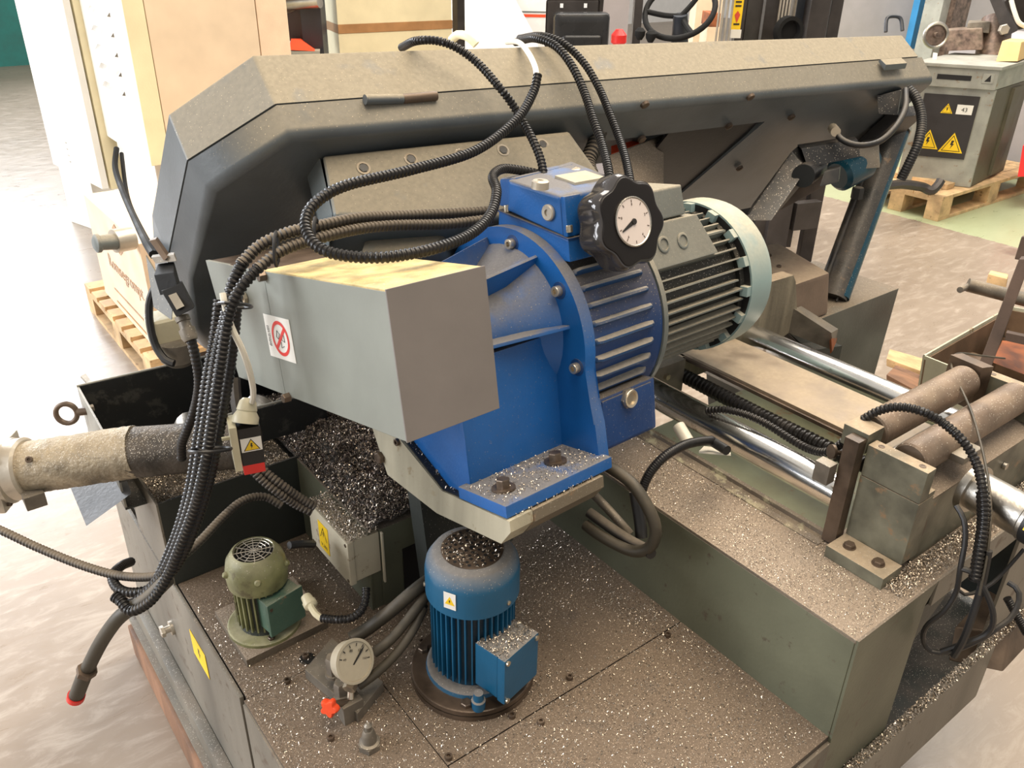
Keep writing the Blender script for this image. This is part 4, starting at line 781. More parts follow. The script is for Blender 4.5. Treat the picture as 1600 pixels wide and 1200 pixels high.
# ================================================================ CONDUITS, HOSES, CABLES
def conduit(name, label, pts, r, rib=.0016, m='conduit', n=10, pitch=.0068, group=None, cat='cable'):
    return solo(name, tube(newbm(), pts, r, n, rib, pitch), m, label, cat, group=group)
lp = thing('looped_conduit', 'black corrugated conduit forming the big loop in front of the grey mount', 'cable', (0.5451,0.9283,1.2709))
part('sheath', tube(newbm(), [(0.9958,1.2267,1.4217),(0.9746,1.2117,1.3964),(0.9058,1.1708,1.3633),(0.7898,1.1266,1.3349),(0.652,1.1001,1.3288),(0.5382,1.0859,1.3259),(0.4843,1.0749,1.3116),(0.4581,1.0537,1.2928),(0.4528,1.0171,1.2752),(0.4705,0.9835,1.2671),(0.5166,0.9465,1.2651),(0.594,0.9426,1.2633),(0.6705,0.9685,1.2619),(0.7352,1.0092,1.2688),(0.7818,1.0564,1.2859),(0.8131,1.1095,1.2941),(0.853,1.1369,1.2953),(0.8938,1.1422,1.2864),(0.9308,1.1353,1.276)], .0082, 12, .0017, .0068), 'conduit', lp)
part('inner_cable', tube(newbm(), [(1.1109,1.4703,1.4466),(1.0901,1.4053,1.454),(1.0598,1.3362,1.4444),(1.0165,1.2603,1.4313),(0.9937,1.2257,1.4177)], .0052, 8), 'white_plastic', lp, label='pale inner cable leaving the sheath')
conduit('conduit', 'black corrugated conduit arching over the bow lid left of the pale cable', [(0.8735,1.4837,1.449),(0.853,1.3987,1.4696),(0.8724,1.357,1.4726),(0.8974,1.3299,1.4612),(0.9187,1.2975,1.4379),(0.9301,1.2516,1.4043),(0.9462,1.235,1.3772),(0.9531,1.2096,1.3476),(0.9453,1.1698,1.3225),(0.9401,1.1426,1.2976),(0.9302,1.1205,1.2749)], .0078, rib=.0018)
conduit('conduit', 'black corrugated conduit over the bow lid, left strand of the close pair', [(1.1646,1.5102,1.4398),(1.1305,1.406,1.4589),(1.1319,1.3421,1.451),(1.1323,1.2932,1.4217),(1.1233,1.2448,1.3824),(1.0947,1.1847,1.3459),(1.0668,1.127,1.3136),(1.0289,1.0671,1.2878),(0.994,1.019,1.2616)], .0082, rib=.002)
conduit('conduit', 'black corrugated conduit over the bow lid, right strand of the close pair', [(1.1864,1.5254,1.4447),(1.1623,1.4253,1.4602),(1.173,1.3676,1.4509),(1.1805,1.3127,1.4209),(1.1763,1.2599,1.3806),(1.1504,1.1999,1.3471),(1.1231,1.1436,1.3177),(1.0864,1.0845,1.2944),(1.0462,1.0295,1.2734),(1.0277,1.0058,1.2595)], .0078, rib=.002)
conduit('thick_hose', 'thick grey corrugated hose hanging below the bow behind the conduit pair', [(1.2701,1.3488,1.2802),(1.2273,1.319,1.2509),(1.1867,1.2915,1.2275),(1.1578,1.2463,1.2125),(1.1426,1.2163,1.1932)], .0175, rib=.003, m='conduit_dusty', n=14, pitch=.012)
solo('brown_hose', tube(newbm(), [(1.0237,1.5398,1.4493),(1.0248,1.518,1.4609),(1.0275,1.486,1.459),(1.0354,1.4709,1.4459)], .0085, 10), 'cabinet_edge', 'translucent brown hose end curving over the top edge of the bow lid', 'hose')
_t = thing('conduit', 'dusty corrugated conduit along the mount, upper of the two horizontal ones', 'cable', (0.3881,1.1227,1.2299))
part('dusty_length', tube(newbm(), [(0.8208,1.1194,1.2328),(0.7386,1.1304,1.2397),(0.647,1.1364,1.2498),(0.5759,1.1277,1.2613),(0.5142,1.1196,1.2636),(0.4589,1.1187,1.2625),(0.4175,1.1268,1.2483),(0.3881,1.1227,1.2299)], .0092, 12, .0018, .0068), 'conduit_dusty', _t)
part('hanging_length', tube(newbm(), [(0.3881,1.1227,1.2299),(0.3673,1.1183,1.1997),(0.3508,1.1158,1.1559),(0.3286,1.1118,1.1034),(0.3023,1.0994,1.0339),(0.2844,1.1015,0.9743),(0.2609,1.1011,0.9046),(0.2353,1.1069,0.8415),(0.2063,1.1171,0.7811),(0.1825,1.1275,0.748),(0.148,1.1457,0.7142),(0.1327,1.1745,0.7182)], .0092, 12, .0018, .0068), 'conduit', _t)
_t = thing('conduit', 'dusty corrugated conduit along the mount, lower of the two horizontal ones', 'cable', (0.3999,1.0976,1.2275))
part('dusty_length', tube(newbm(), [(0.8041,1.1001,1.2275),(0.7234,1.1077,1.2312),(0.6335,1.114,1.2436),(0.5669,1.1126,1.25),(0.5013,1.1062,1.2503),(0.4409,1.1052,1.2432),(0.3999,1.0976,1.2275)], .0085, 12, .0018, .0068), 'conduit_dusty', _t)
part('hanging_length', tube(newbm(), [(0.3999,1.0976,1.2275),(0.371,1.092,1.2074),(0.3487,1.0881,1.1761),(0.3261,1.0799,1.1171),(0.3006,1.068,1.0492),(0.2769,1.0645,0.9747),(0.2531,1.0754,0.9),(0.2249,1.0834,0.8374),(0.1991,1.0943,0.7817),(0.1704,1.104,0.742),(0.143,1.1245,0.7198),(0.1364,1.1479,0.7254)], .0085, 12, .0018, .0068), 'conduit', _t)
conduit('conduit', 'black corrugated conduit in the hanging bundle, leftmost strand', [(0.3628,1.1694,1.164),(0.3455,1.1548,1.1227),(0.3171,1.1432,1.0519),(0.2897,1.13,0.98),(0.2673,1.1284,0.9097),(0.2367,1.1216,0.8437),(0.2119,1.1314,0.7874),(0.1913,1.1363,0.7499)], .0082, rib=.0015)
conduit('conduit', 'black corrugated conduit in the hanging bundle, rearmost strand on the right', [(0.3965,1.1783,1.1733),(0.3728,1.1683,1.0892),(0.3451,1.1546,1.0161),(0.3177,1.1505,0.9365),(0.2905,1.1508,0.8635),(0.2559,1.1555,0.7886),(0.2281,1.1691,0.7345),(0.1963,1.1846,0.6999),(0.1659,1.2009,0.6892),(0.1464,1.2292,0.6873),(0.1477,1.2698,0.6852),(0.1701,1.3119,0.6671),(0.1906,1.3495,0.64)], .0085, rib=.0012)
for i, (u_, v_, d_) in enumerate(((0.3512,1.0946,1.1885), (0.2754,1.0631,0.9921), (0.4919,1.1007,1.2631), (0.4275,1.0935,1.253))):
    c = Vector((u_, v_, d_)); e1, e2, ra, rb_, off = ((r0, f0, .020, .040, .030), (r0, f0, .026, .045, .028), (d0, f0, .0225, .0115, .006), (d0, f0, .024, .0115, .006))[i]
    pts = [c+f0*off+e1*ra*cos(a)+e2*rb_*sin(a) for a in [2*pi*k/20 for k in range(21)]]
    solo('cable_tie', tube(newbm(), pts, .0026, 6, smooth=False), 'black', ('black cable tie at the top of the hanging bundle', 'black cable tie near the lower end of the hanging bundle', 'black cable tie where the loop crosses the dusty conduits', 'black cable tie on the dusty conduits above the drive cover')[i], 'cable tie')
conduit('conduit', 'dusty corrugated conduit sagging from the left edge to the bundle and rising to the hopper', [(-0.0036,1.518,0.7087),(0.02,1.4732,0.712),(0.0637,1.4015,0.6986),(0.1141,1.3154,0.6928),(0.1574,1.2429,0.6991),(0.1977,1.1733,0.7272),(0.221,1.1653,0.742),(0.2731,1.1874,0.7495),(0.3325,1.2294,0.7523),(0.3761,1.253,0.7521),(0.4148,1.2583,0.7409),(0.4389,1.2406,0.7212)], .0075, rib=.0012, m='conduit_dusty')
dp = thing('drop_hose', 'smooth grey hose with brass nut and red cap hanging to the floor at lower left', 'hose', (0.0419,1.253,0.4762))
part('hose', tube(newbm(), [(0.2009,1.1096,0.7638),(0.171,1.125,0.7313),(0.1466,1.1438,0.7098),(0.1252,1.1588,0.6865),(0.1003,1.1866,0.6355),(0.0791,1.2107,0.5833),(0.0668,1.2257,0.5491)], .0115, 12), 'hose', dp)
part('nut', hexbolt(newbm(), (0.0709,1.218,0.5634), Vector((0.0424,1.2515,0.485))-Vector((0.0709,1.218,0.5634)), .0165, .014), 'steel_brown', dp)
part('sleeve', cyl(newbm(), (0.066,1.2264,0.549), (0.0447,1.251,0.4869), .0125, n=18), 'hose', dp)
part('cap', lathe(newbm(), (0.0457,1.2498,0.4905), Vector((0.0394,1.2574,0.4692))-Vector((0.0457,1.2498,0.4905)), [(0, .0145), (.010, .0145), (.010, .009), (.013, .008)], 20), 'red', dp, label='red plastic cap')
conduit('conduit', 'black corrugated conduit from the limit switch down to the hopper', [(0.3304,1.2303,1.0897),(0.3306,1.2228,1.0577),(0.3286,1.223,1.0134),(0.319,1.2392,0.9628),(0.3047,1.2521,0.9232),(0.296,1.2665,0.8921),(0.2937,1.2755,0.8606)], .0078, rib=.0008)
solo('black_cable', tube(newbm(), [(0.6396,2.8212,1.0365),(0.6084,2.7471,0.9975),(0.571,2.5459,0.9757),(0.5052,2.1811,0.9978),(0.4258,1.7881,1.0685),(0.3942,1.6168,1.0973)], .0085, 8), 'rubber', 'thick black cable hanging from the white cabinets to the limit switch, left of the pair', 'cable')
solo('black_cable', tube(newbm(), [(0.6477,2.8057,1.023),(0.6059,2.6547,0.9643),(0.5532,2.4126,0.9705),(0.4869,2.0594,1.0092),(0.4209,1.7208,1.0696),(0.4026,1.6314,1.0862)], .006, 8), 'rubber', 'thinner black cable hanging from the white cabinets to the limit switch, right of the pair', 'cable')
solo('black_cable', tube(newbm(), [(0.374,1.5432,1.0715),(0.3555,1.5481,1.0365),(0.3464,1.5421,0.9961),(0.3456,1.5294,0.9554),(0.3526,1.5085,0.9326),(0.3639,1.4957,0.9266)], .0072, 8), 'black_plastic', 'black cable curving behind the limit switch down to the chip hopper', 'cable')
# limit switch on the end of the bow
ls = thing('limit_switch', 'black limit switch with small yellow plate on the left end of the bow', 'switch', (0.3162,1.2574,1.1134))
part('switch_head', hexa(newbm(), [(0.3117,1.3016,1.1733), (0.3353,1.2746,1.1818), (0.3335,1.2587,1.1562), (0.3108,1.2836,1.1459), (0.3286,1.3349,1.1783), (0.3504,1.3207,1.1823), (0.3484,1.2972,1.1454), (0.3239,1.3129,1.1405)], .003), 'rubber', ls)
part('switch_body', hexa(newbm(), [(0.3106,1.2702,1.1577), (0.3387,1.2563,1.1693), (0.3401,1.2207,1.1395), (0.3157,1.2312,1.1272), (0.3201,1.3129,1.1467), (0.3504,1.2969,1.1579), (0.3547,1.2641,1.125), (0.3264,1.2774,1.1122)], .0025), 'rubber', ls)
part('type_plate', hexa(newbm(), [(0.3166,1.261,1.1542), (0.3272,1.2559,1.1586), (0.3293,1.2294,1.1432), (0.3185,1.2342,1.138), (0.3173,1.2635,1.1532), (0.3278,1.2583,1.1577), (0.3299,1.2319,1.1422), (0.3192,1.2366,1.137)]), 'bolt_bright', ls, label='worn brass coloured type plate')
part('cable_gland', lathe(newbm(), (0.3287,1.2514,1.1188), Vector((0.3299,1.2295,1.088))-Vector((0.3287,1.2514,1.1188)), [(0, .011), (.008, .011), (.009, .009), (.02, .009), (.021, .0125), (.034, .0125), (.04, .010)], 14), 'steel_dull', ls)
part('switch_arm', hexa(newbm(), [(0.3257,1.3465,1.2132), (0.3341,1.3412,1.2151), (0.3389,1.3091,1.1944), (0.3326,1.3104,1.1891), (0.3341,1.3666,1.2102), (0.3427,1.3613,1.2121), (0.3484,1.3282,1.191), (0.3419,1.3295,1.1856)], .001), 'steel_brown', ls)
part('switch_arm', hexa(newbm(), [(0.3209,1.3347,1.1905), (0.3479,1.3046,1.198), (0.3483,1.2984,1.1894), (0.3237,1.3267,1.1818), (0.3285,1.3553,1.1871), (0.3543,1.3261,1.1946), (0.3547,1.3198,1.1859), (0.3314,1.3471,1.1783)], .001), 'steel_dull', ls)
part('mount_flap', hexa(newbm(), [(0.339,1.4419,1.1574), (0.3492,1.3663,1.1), (0.3412,1.3651,1.068), (0.3257,1.4012,1.0822), (0.3414,1.4461,1.1579), (0.3516,1.3704,1.1003), (0.3436,1.3691,1.0682), (0.3281,1.4053,1.0825)]), 'bow_grey', ls)
# small housing behind
sh = thing('coolant_pot', 'cream and grey rounded pump housing half hidden behind the limit switch', 'pump', (0.3787,1.5351,0.9169))
part('upper_cap', box(newbm(), tuple(Vector((0.3795,1.5635,0.9597))-Vector((.03, .02, .03))), tuple(Vector((0.3795,1.5635,0.9597))+Vector((.035, .04, .035))), .012, 3), 'cream_plastic', sh)
part('lower_cup', lathe(newbm(), (0.3876,1.545,0.8993), (0, 0, 1), [(0, .022), (.012, .034), (.05, .036)], 24), 'steel_dull', sh)

# plug with red base
pl = thing('power_connector', 'black plug with white cover, lightning sticker and red base hanging on a pale cable', 'plug', (0.3425,1.1006,0.9125))
part('cable', tube(newbm(), [(0.3494,1.1043,1.2008),(0.3469,1.0947,1.1838),(0.3491,1.0877,1.1549),(0.3583,1.0859,1.1204),(0.3672,1.0938,1.0788),(0.3723,1.1054,1.0382),(0.3725,1.1181,1.0149)], .0046, 8), 'white_plastic', pl, label='pale cable with oily stains')
P0, P1 = Vector((0.3724,1.1327,1.015)), Vector((0.3578,1.1206,0.9806))
part('cable_gland', lathe(newbm(), P0, P1-P0, [(0, .008), (.005, .0125), (.018, .0155), (.02, .0145), (.028, .0195), (.038, .0195)], 16), 'cream_plastic', pl)
ex = Vector((.95, -.25, 0)).normalized(); ey = Vector((.25, .95, 0)).normalized(); B0 = Vector((0.3629,1.1276,0.9755))
def cb(x0, x1, y0, y1, z0, z1, w=.001):
    P = lambda x, y, z: tuple(B0+ex*x+ey*y+Vector((0, 0, z)))
    return hexa(newbm(), [P(x0, y0, z0), P(x1, y0, z0), P(x1, y1, z0), P(x0, y1, z0), P(x0, y0, z1), P(x1, y0, z1), P(x1, y1, z1), P(x0, y1, z1)], w)
part('plug_body', cb(-.016, .0175, -.014, .018, -.066, .0), 'black_plastic', pl)
part('red_base', cb(-.016, .0165, -.014, .018, -.0825, -.0655), 'red', pl, label='red plug base')
part('white_cover', cb(-.028, -.017, -.020, .022, -.070, .008, .0015), 'cream_plastic', pl)
part('cover_lug', cb(-.040, -.027, -.005, .0, -.020, -.015), 'cream_plastic', pl)
M = planeM(B0+ex*.001-ey*.0145+Vector((0, 0, -.029)), ex, (0, 0, 1))
part('warning_plate', poly(newbm(), rect(.031, .024), .0005, M), 'sticker_white', pl)
part('triangle', poly(newbm(), [(-.0125, -.010), (.0125, -.010), (0, .0105)], .0003, M @ Matrix.Translation((0, 0, .0005))), 'ink', pl)
part('triangle_field', poly(newbm(), [(-.0105, -.009), (.0105, -.009), (0, .0085)], .0003, M @ Matrix.Translation((0, 0, .0008))), 'sticker_yellow', pl)
part('lightning_mark', poly(newbm(), [(x*.010, y*.009-.002) for x, y in BOLTZ], .0003, M @ Matrix.Translation((0, 0, .0011))), 'ink', pl)
solo('taped_cable', tube(newbm(), [(0.4006,1.2742,0.9807),(0.3935,1.2606,0.9525),(0.3897,1.2444,0.9243),(0.3912,1.2318,0.9075)], .010, 8), 'conduit_dusty', 'oily taped cable end hanging behind the red based plug', 'cable')
conduit('conduit', 'chip covered conduit entering the junction box, upper strand', [(0.3882,1.2457,0.861),(0.4057,1.2221,0.825),(0.4287,1.1979,0.7946),(0.4534,1.1865,0.7637),(0.4736,1.1719,0.7442)], .0085, rib=.0015, m='conduit_dusty')
conduit('conduit', 'chip covered conduit entering the junction box, lower strand', [(0.3867,1.2286,0.8342),(0.4031,1.2109,0.8057),(0.4227,1.1933,0.7809),(0.4449,1.1863,0.7537),(0.4658,1.1726,0.7362)], .0080, rib=.0015, m='conduit_dusty')
# pump cables
gc_ = thing('pump_cable', 'cream cable in short black conduit from the olive pump to the junction box', 'cable', (0.4139,1.0037,0.6397))
part('cable', tube(newbm(), [(0.403,1.0677,0.637),(0.4012,1.0506,0.6308),(0.4043,1.0331,0.6296),(0.4119,1.0253,0.627)], .0058, 8), 'cream_plastic', gc_)
part('sheath', tube(newbm(), [(0.4074,1.0301,0.6288),(0.4217,1.0085,0.6344),(0.4417,0.9945,0.6367),(0.4617,0.9957,0.6402),(0.476,1.0052,0.6493),(0.4855,1.0191,0.6595)], .0072, 10, .0014, .006), 'conduit', gc_)
solo('black_cable', tube(newbm(), [(0.419,1.1732,0.6838),(0.4417,1.1773,0.6732),(0.4689,1.1864,0.6543)], .007, 8), 'black_plastic', 'short black cable between the olive pump cowl and the junction box', 'cable')
for lab, r, pts in (('brown hydraulic hose behind the gauge, uppermost of the group', .0115, [(0.4385,0.9953,0.592),(0.4696,0.9912,0.6003),(0.5044,0.9727,0.6339),(0.5432,0.9623,0.663),(0.5803,0.9663,0.6689),(0.6217,0.9738,0.6638)]),
                    ('brown hydraulic hose beside the gauge, middle of the group', .0085, [(0.454,0.9419,0.5944),(0.4807,0.934,0.6134),(0.5101,0.9368,0.6298),(0.5421,0.9408,0.6512),(0.5703,0.9513,0.6565)]),
                    ('brown hydraulic hose low beside the blue pump, lowest of the group', .0078, [(0.4149,0.9301,0.5535),(0.4479,0.9232,0.5704),(0.4856,0.9191,0.5969),(0.5181,0.9243,0.6206),(0.5504,0.9408,0.6395)]),
                    ('dark hydraulic hose next to the blue pump fins', .006, [(0.4607,0.9242,0.576),(0.497,0.9213,0.6026),(0.529,0.9317,0.6228),(0.5575,0.9482,0.6373)])):
    solo('hydraulic_hose', tube(newbm(), pts, r, 10), 'hose', lab, 'hose')
# hoses behind the bracket
for lab, r, m_, pts in (('big grey brown hose looping out below the bracket plate', .0105, 'hose', [(0.8723,0.8732,0.8442),(0.8769,0.8396,0.8423),(0.881,0.8028,0.8351),(0.8832,0.7725,0.8141),(0.8863,0.7512,0.7863),(0.8875,0.7458,0.7585),(0.886,0.7553,0.7285),(0.8773,0.7779,0.7095),(0.8684,0.8111,0.706),(0.8584,0.85,0.7096),(0.8564,0.8818,0.7118)]),
                        ('chip covered hose along the ledge wall below the bracket', .0095, 'conduit_dusty', [(0.8672,0.8872,0.7321),(0.876,0.8454,0.7228),(0.8883,0.8006,0.7132),(0.8913,0.7711,0.7156),(0.8865,0.7485,0.7191)]),
                        ('black hose standing inside the loop under the bracket', .011, 'black_plastic', [(0.9305,0.8401,0.7774),(0.9272,0.8278,0.7555),(0.9231,0.8142,0.7307),(0.9171,0.802,0.7059)]),
                        ('dark bent pipe behind the hose loop', .008, 'steel_dull', [(0.9044,0.9205,0.7391),(0.9049,0.8857,0.7307),(0.9104,0.8563,0.7147),(0.9154,0.8267,0.698)])):
    solo('hose', tube(newbm(), pts, r, 10), m_, lab, 'hose')
conduit('conduit', 'braided black conduit bending up beside the near guide rod', [(0.9097,0.8081,0.7911),(0.9178,0.8098,0.8134),(0.932,0.8088,0.8387),(0.958,0.8039,0.8612),(1.0007,0.803,0.8664),(1.0446,0.8056,0.8569),(1.0845,0.8086,0.8434)], .0085, rib=.0006, m='conduit', pitch=.004)
ps = thing('sensor_bracket', 'white sensor bracket with black plug under the near guide rod', 'bracket', (1.1022,0.8081,0.8207))
part('bracket', hexa(newbm(), [(1.0598,0.8137,0.8227), (1.0971,0.7719,0.825), (1.1412,0.8075,0.8008), (1.1046,0.8382,0.8042), (1.0607,0.815,0.8258), (1.0981,0.7733,0.8281), (1.1422,0.8089,0.804), (1.1056,0.8396,0.8074)]), 'white_plastic', ps)
part('sensor', cyl(newbm(), (1.0897,0.8153,0.8381), (1.0798,0.7694,0.8437), .009, n=12), 'black_plastic', ps)
part('sensor', cyl(newbm(), (1.0918,0.8942,0.8299), (1.0842,0.8608,0.8142), .012, n=12), 'white_plastic', ps)
conduit('conduit', 'black corrugated conduit from the rods over the rollers and down the right side', [(1.1855,0.9047,0.8254),(1.1964,0.8761,0.838),(1.2131,0.8358,0.84),(1.2264,0.7925,0.8337),(1.2292,0.7425,0.8268),(1.2283,0.7001,0.8267),(1.2194,0.6617,0.8446),(1.2228,0.6378,0.8768),(1.2246,0.6212,0.9178),(1.2353,0.6036,0.9464),(1.249,0.577,0.9652),(1.2609,0.5424,0.9701),(1.2745,0.5101,0.9593),(1.2729,0.474,0.9466),(1.2717,0.4438,0.9219),(1.25,0.4145,0.8961),(1.2298,0.3913,0.8602),(1.2126,0.3775,0.8201),(1.2022,0.3664,0.7707)], .0078, rib=.0016, n=12)
conduit('conduit', 'thick black corrugated conduit hanging at the right end of the roller block', [(1.258,0.4139,0.8834),(1.2404,0.3926,0.8423),(1.2257,0.379,0.795),(1.2204,0.372,0.7574)], .0105, rib=.001, n=12)
for lab, r, m_, pts in (('thin grey wire standing over the rollers', .0022, 'hose', [(1.868,0.6597,0.8423),(1.7813,0.6727,0.8681),(1.6675,0.6723,0.9067),(1.5929,0.6538,0.9214),(1.5306,0.6174,0.9233),(1.4775,0.5723,0.9232),(1.4033,0.5158,0.9245),(1.3428,0.4654,0.9081),(1.2884,0.4205,0.8854),(1.2471,0.3883,0.8543),(1.2167,0.3662,0.8081),(1.2001,0.3532,0.7489)]),
                        ('black cable from the side screw of the roller block, looping down', .0042, 'black_plastic', [(1.2282,0.435,0.8591),(1.2225,0.416,0.8458),(1.215,0.402,0.8167),(1.2053,0.3925,0.7703),(1.2085,0.3883,0.7255),(1.202,0.3939,0.6841),(1.1926,0.4075,0.6511),(1.197,0.4103,0.6178),(1.2063,0.3996,0.5917),(1.2177,0.3786,0.5948),(1.2427,0.3506,0.6244)]),
                        ('black cable making the wide loop below the feed cylinder', .0048, 'black_plastic', [(1.2074,0.392,0.7721),(1.2108,0.3755,0.7728),(1.2185,0.3518,0.7466),(1.2276,0.3335,0.7089),(1.2323,0.3318,0.6695),(1.2169,0.3523,0.6398),(1.1969,0.3773,0.6115)]),
                        ('thin black cable crossing the loops at the right', .003, 'black_plastic', [(1.3041,0.3463,0.7941),(1.2819,0.3536,0.7584),(1.2621,0.3632,0.7286),(1.2381,0.3819,0.7076),(1.2304,0.3926,0.7147)]),
                        ('black cable bow at the far lower right', .0045, 'black_plastic', [(1.3163,0.354,0.7136),(1.3166,0.3379,0.7113),(1.303,0.3262,0.6998),(1.286,0.3238,0.6767),(1.2651,0.3304,0.6626),(1.2436,0.3438,0.6365),(1.2224,0.3671,0.6044)]),
                        ('black cable hanging straight down the right end of the frame', .006, 'black_plastic', [(1.2217,0.3682,0.8168),(1.2187,0.3606,0.7598),(1.2109,0.3557,0.7013),(1.2051,0.3545,0.6507),(1.203,0.3591,0.6128)])):
    solo('black_cable', tube(newbm(), pts, r, 8), m_, lab, 'cable')
conduit('conduit', 'short braided conduit at the lower right edge behind the frame', [(1.4484,0.3814,0.5875),(1.4537,0.3566,0.557),(1.4586,0.3355,0.5315)], .0075, rib=.0008, pitch=.004)
solo('frame_bracket', hexa(newbm(), [(1.5332,0.4638,0.31), (1.5943,0.3798,0.31), (1.8631,0.3902,0.31), (1.8208,0.4987,0.31), (1.5776,0.487,0.36), (1.6538,0.408,0.36), (1.9143,0.4272,0.36), (1.8066,0.5061,0.36)], .004), 'steel_brown', 'dark chip covered steel foot plate at the lower right edge', 'plate')
# cables at the right end of the bow
for lab, r, rib, pts in (('black corrugated cable curving down beside the blue cylinder', .0125, .001, [(2.1932,1.1952,1.3048),(2.1937,1.1652,1.2822),(2.1806,1.1331,1.2411),(2.1497,1.11,1.193),(2.1273,1.1089,1.1446),(2.1161,1.1154,1.099)]),
                         ('thin black cable drooping under the right end of the bow', .0075, 0, [(1.941,1.221,1.2239),(1.9298,1.1899,1.2075),(1.9477,1.1552,1.1979),(1.9991,1.1334,1.2035),(2.0508,1.1274,1.2325),(2.1137,1.1465,1.2691),(2.1683,1.1859,1.305)])):
    solo('black_cable', tube(newbm(), pts, r, 10, rib), 'black_plastic', lab, 'cable')
solo('cable_lug', cyl(newbm(), (1.957,1.2374,1.224), (1.9237,1.2057,1.2239), .012, n=12), 'bolt_bright', 'small pale cable lug on the dark face of the bow', 'lug')
solo('dusty_lit_flap', hexa(newbm(), [(1.2659,1.315,1.2256), (1.5389,1.4163,1.2214), (1.4765,1.3435,1.1274), (1.2073,1.2143,1.1372), (1.2751,1.323,1.2268), (1.5486,1.4236,1.222), (1.4859,1.3505,1.1274), (1.2163,1.222,1.1378)]), 'ledge', 'dusty metal plate, painted pale as if lit, with orange edge seen through the opening of the bow', 'plate')  # pale ledge material imitates light passing through onto the dusty plate
solo('orange_guard', hexa(newbm(), [(1.3443,1.387,1.2097), (1.5484,1.4576,1.2084), (1.542,1.4486,1.1879), (1.3384,1.3787,1.1907), (1.3632,1.4083,1.2203), (1.5643,1.473,1.2069), (1.5591,1.4657,1.1903), (1.3545,1.396,1.1923)]), 'orange_red', 'orange red guard strip behind the dusty plate in the bow opening', 'guard')

# ================================================================ CHIP CONVEYOR AT THE LEFT
ch = thing('chip_trough', 'open black sheet metal chip trough with a ring bolt at the left of the saw', 'trough', (.36, 1.65, .6))
ZT = .80
A_, B2_ = Vector((0.2316,1.7673,0.8)), Vector((0.2242,1.49,0.8)); Cc, Dc = Vector((0.5063,1.7478,0.8)), Vector((0.642,1.4264,0.8))
Ef = Vector((0.6067,1.4169,0.78))
def wall(p, q, z0, z1, t=.004, off=0):
    p, q = Vector(p), Vector(q); n_ = (q-p).cross(Vector((0, 0, 1))).normalized()*t
    return hexa(newbm(), [(p.x, p.y, z0), (q.x, q.y, z0), (q.x+n_.x, q.y+n_.y, z0), (p.x+n_.x, p.y+n_.y, z0), (p.x, p.y, z1), (q.x, q.y, z1), (q.x+n_.x, q.y+n_.y, z1), (p.x+n_.x, p.y+n_.y, z1)], .0008)
part('trough_wall', wall(A_, Cc+(Cc-A_)*.6, .60, ZT), 'tray_sheet', ch)
part('trough_wall', wall(B2_, A_, .66, ZT), 'tray_edge', ch)
part('trough_wall', wall(B2_, B2_+(Cc-A_)*1.5, .72, ZT-.004), 'tray_sheet', ch)
part('trough_wall', wall(B2_+(Cc-A_)*1.5, Cc+(Cc-A_)*.6, .66, ZT), 'tray_sheet', ch)
part('trough_rim', tube(newbm(), [A_+Vector((0, 0, .001)), Cc+(Cc-A_)*.6+Vector((0, 0, .001))], .0025, 6, smooth=False), 'tray_edge', ch); part('trough_rim', tube(newbm(), [B2_, B2_+(Cc-A_)*1.5], .0025, 6, smooth=False), 'tray_edge', ch)
part('trough_floor', hexa(newbm(), [tuple(Vector((p.x, p.y, .655))) for p in (A_, B2_, B2_+(Cc-A_)*1.5, Cc+(Cc-A_)*.6)] + [tuple(Vector((p.x, p.y, .66))) for p in (A_, B2_, B2_+(Cc-A_)*1.5, Cc+(Cc-A_)*.6)]), 'base_dark', ch)
# screw of the conveyor inside
bm = newbm(); sdir = (Cc-A_).normalized(); s0_ = B2_+Vector((0, .09, -.065)); u, v, w_ = basis(sdir)
pr = []
for i in range(60): a = 2*pi*i/14; pr.append((s0_+sdir*(.01*i)+(u*cos(a)+v*sin(a))*.012, s0_+sdir*(.01*i)+(u*cos(a)+v*sin(a))*.04))
va = [bm.verts.new(p[0]) for p in pr]; vb = [bm.verts.new(p[1]) for p in pr]; vc = [bm.verts.new(Vector(p[0])+sdir*.004) for p in pr]; vd = [bm.verts.new(Vector(p[1])+sdir*.004) for p in pr]
for i in range(59): bm.faces.new((va[i], vb[i], vb[i+1], va[i+1])); bm.faces.new((vc[i+1], vd[i+1], vd[i], vc[i])); bm.faces.new((vb[i], vd[i], vd[i+1], vb[i+1]))
tube(bm, [s0_, s0_+sdir*.6], .012, 10, smooth=False); part('conveyor_screw', bm, 'steel', ch)
for u_, v_ in ((144,632), (146,655)): part('wall_bolt', hexbolt(newbm(), tuple(Vector(B2_)*(.3 if u_ == 144 else .35)+Vector(A_)*(.7 if u_ == 144 else .65)+Vector((.004, 0, -.015 if u_ == 144 else -.04))), (1, 0, 0), .008, .008), 'steel_dull', ch)
part('rim_lug', hexa(newbm(), [(0.2544,1.8526,0.7774), (0.2581,1.7925,0.7775), (0.2656,1.7892,0.7812), (0.2648,1.8481,0.7824), (0.2556,1.8542,0.781), (0.2592,1.7941,0.7811), (0.2668,1.7907,0.7848), (0.2659,1.8497,0.7861)]), 'steel_dull', ch)
eb = thing('ring_bolt', 'dark steel lifting ring bolt on the end wall of the chip trough', 'ring', (0.1917,1.7308,0.7377))
rc0 = Vector((0.1975,1.7412,0.7596)); rx, rz = (Vector((0.2149,1.7295,0.7623))-rc0).normalized(), Vector((0, .1, 1)).normalized()
bm = newbm(); n1_, n2_ = 28, 10; vs = []
for i in range(n1_):
    a = 2*pi*i/n1_; e = rx*cos(a)+rz*sin(a); c = rc0+e*.0215
    vs.append([bm.verts.new(c+e*.0055*cos(2*pi*j/n2_)+rx.cross(rz)*.0055*sin(2*pi*j/n2_)) for j in range(n2_)])
